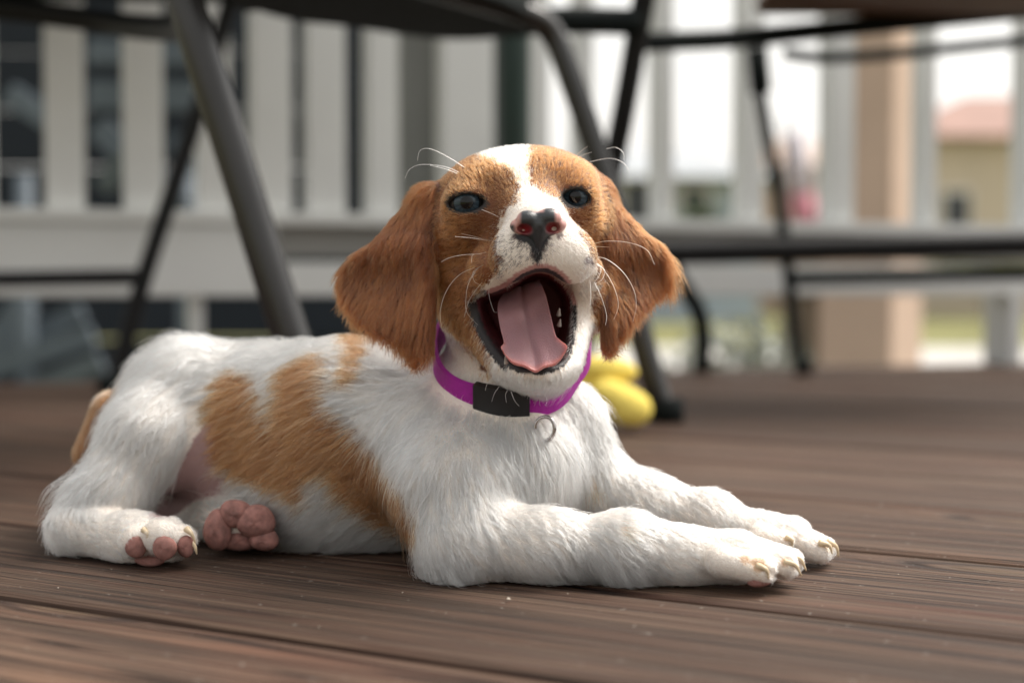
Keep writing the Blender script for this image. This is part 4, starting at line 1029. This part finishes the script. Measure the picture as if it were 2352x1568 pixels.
# ---- eyes
M_EYE = mat_attr('wet_eye', 0.05, 0.35, 0.0, 0.0)
for (c, r, p, wx) in EYES:
    gaze = vec(c, W(1215, 430, .35)); up_ = np.array([0, 0, 1.0]); ax1 = np.cross(up_, gaze); ax1 /= np.linalg.norm(ax1); ax2 = np.cross(gaze, ax1)
    V_, F_, c_ = [], [], []; nu, nv = 72, 40
    for i in range(nv+1):
        ph = math.pi*i/nv
        for j in range(nu):
            la = 2*math.pi*j/nu
            bul = 1.0 + 0.05*max(0, 1-ph/0.75)
            V_.append(c + r*bul*(math.cos(ph)*gaze + math.sin(ph)*(math.cos(la)*ax1+math.sin(la)*ax2)))
            if ph < 0.34: k = np.array([.003, .003, .004])
            elif ph < 0.74: k = np.array([.050, .076, .100])*(0.8+0.4*math.sin(la*23)*math.sin(la*9+1))*(0.6+0.5*(ph-.3)/.4)  # blue-grey iris, with the sky's reflection put into its colour
            elif ph < 0.82: k = np.array([.008, .009, .012])
            else: k = np.array([.045, .038, .036])
            c_.append(k)
    for i in range(nv):
        for j in range(nu): F_.append((i*nu+j, i*nu+(j+1) % nu, (i+1)*nu+(j+1) % nu, (i+1)*nu+j))
    o = attr_mesh('eye', V_, F_, np.array(c_), M_EYE, puppy)
    bm = bmesh.new(); bm.from_mesh(o.data); bmesh.ops.recalc_face_normals(bm, faces=bm.faces); bm.to_mesh(o.data); bm.free()
# ---- tongue
rows = [((1158, 668, .655), (1198, 655, .656), (1238, 642, .655)), ((1143, 700, .634), (1200, 690, .637), (1253, 676, .635)), ((1147, 745, .619), (1210, 742, .622), (1266, 727, .620)),
        ((1157, 788, .607), (1222, 793, .610), (1279, 776, .608)), ((1150, 801, .5995), (1228, 820, .602), (1300, 796, .601)), ((1155, 811, .5955), (1232, 846, .5945), (1304, 806, .597))]
TW = [[W(*p) for p in r] for r in rows]
cols_ = [spline([r[k] for r in TW], 7) for k in range(3)]; nr = len(cols_[0]); nc_ = 17
tV, tC = [], []
def tongue_pt(i, s, off):
    l, c, r = cols_[0][i], cols_[1][i], cols_[2][i]; v = i/(nr-1)
    e_ = (l-c)*(-s) if s < 0 else (r-c)*s
    k_ = abs(s)**0.9 * v**2 if s != 0 else 0.0            # the tip sags to a broad U
    e_ = e_*np.array([1, 1, 1-v**3+v**3*abs(s)])
    p = c + e_
    g = math.exp(-(s/0.10)**2)*0.0012 + 0.5*math.exp(-((s-.45)/.10)**2)*0.0007*min(1, v*2) + 0.5*math.exp(-((s+.5)/.10)**2)*0.0006*min(1, v*2)
    e = max(0, abs(s)-0.75)/0.25; curl = -0.0016*e*e*(1 if v > .62 else 0.3)
    n_ = np.array([0, 0.75, -0.65])
    return p + n_*(g+curl+off*(1-0.75*e*e)*(0.55 if v > .93 else 1.0)) + np.array([0, 0, -1])*0.0006*math.sin(s*9+2)*v**3
for off in (0.0, 0.0036):
    for i in range(nr):
        for j in range(nc_):
            s = -1+2*j/(nc_-1); tV.append(tongue_pt(i, s, off)); v = i/(nr-1)
            edge = max(max(0, (v-.90)/.10), max(0, abs(s)-.86)/.14*min(1, max(0, v-.5)*3)); k = np.array([.38, .205, .225])*(1-edge)+np.array([.62, .22, .20])*edge
            if off > 0: k = np.array([.62, .18, .18])
            tC.append(k)
tF = []; o2 = nr*nc_
for i in range(nr-1):
    for j in range(nc_-1):
        a = i*nc_+j; tF.append((a, a+1, a+nc_+1, a+nc_)); tF.append((o2+a, o2+a+nc_, o2+a+nc_+1, o2+a+1))
for i in range(nr-1):
    for a, b_ in ((i*nc_, (i+1)*nc_), ((i+1)*nc_+nc_-1, i*nc_+nc_-1)): tF.append((a, b_, o2+b_, o2+a))
for j in range(nc_-1):
    a = (nr-1)*nc_+j; tF.append((a, a+1, o2+a+1, o2+a))
M_TONGUE = mat_attr('tongue_flesh', 0.38, 0.5, 0.5, 0.3, 1.0, 1700)
to = attr_mesh('tongue', tV, tF, np.array(tC), M_TONGUE, puppy)
bm = bmesh.new(); bm.from_mesh(to.data); bmesh.ops.recalc_face_normals(bm, faces=bm.faces); bm.to_mesh(to.data); bm.free()
sb = to.modifiers.new('smooth', 'SUBSURF'); sb.levels = 1; sb.render_levels = 2
# ---- teeth, claws, pads
M_TOOTH = mat_plain('milk_tooth', (0.42, 0.37, 0.34), 0.3, 0.5, scale=200)
M_CLAW = mat_plain('pale_claw', (0.66, 0.52, 0.34), 0.3, 0.5, scale=300)
M_PAD = mat_plain('pink_pad', (0.35, 0.17, 0.145), 0.6, 0.3, var=0.35, scale=260, bump=0.7, sss=0.2)
for (x, y, d, x2, y2) in ((1283, 724, .634, 1285, 708), (1284, 748, .631, 1287, 733), (1163, 834, .607, 1161, 818)):
    tube('tooth', [W(x, y, d), W((x+x2)/2, (y+y2)/2, d-.001), W(x2, y2, d-.002)], .0011, M_TOOTH, puppy, 10, 4, r2=.0003)
for pts_ in ([(1738, 1298, .5785), (1760, 1308, .5765), (1766, 1330, .5770)], [(1800, 1290, .584), (1826, 1297, .583), (1841, 1322, .5835)], [(1812, 1276, .597), (1838, 1284, .596), (1852, 1310, .5965)],
             [(1805, 1232, .630), (1818, 1240, .629), (1820, 1256, .630)], [(1880, 1246, .633), (1904, 1252, .632), (1912, 1272, .632)], [(1898, 1242, .642), (1920, 1254, .641), (1926, 1278, .641)],
             [(428, 1214, .634), (440, 1226, .632), (449, 1246, .632)], [(432, 1240, .635), (446, 1252, .633), (452, 1272, .633)], [(330, 1216, .632), (338, 1224, .630), (338, 1236, .630)], [(622, 1195, .681), (640, 1206, .679), (650, 1212, .678)]):
    tube('claw', [W(*p) for p in pts_], .0016, M_CLAW, puppy, 10, 5, r2=.0003)
for (p, r) in PADS:
    c = W(*p); rx_, ry_, rz_ = np.array(r)*CM; V_, F_ = [], []
    for i in range(13):
        ph = math.pi*i/12
        for j in range(20):
            la = 2*math.pi*j/20
            V_.append(c + np.array([rx_*math.sin(ph)*math.cos(la), -ry_*math.cos(ph), rz_*math.sin(ph)*math.sin(la)])*(1+0.04*math.sin(3*la+p[0])))
    for i in range(12):
        for j in range(20): F_.append((i*20+j, i*20+(j+1) % 20, (i+1)*20+(j+1) % 20, (i+1)*20+j))
    mesh_obj('paw_pad', V_, F_, M_PAD, puppy, smooth=True)
print('puppy done', round(time.time()-T0, 1))
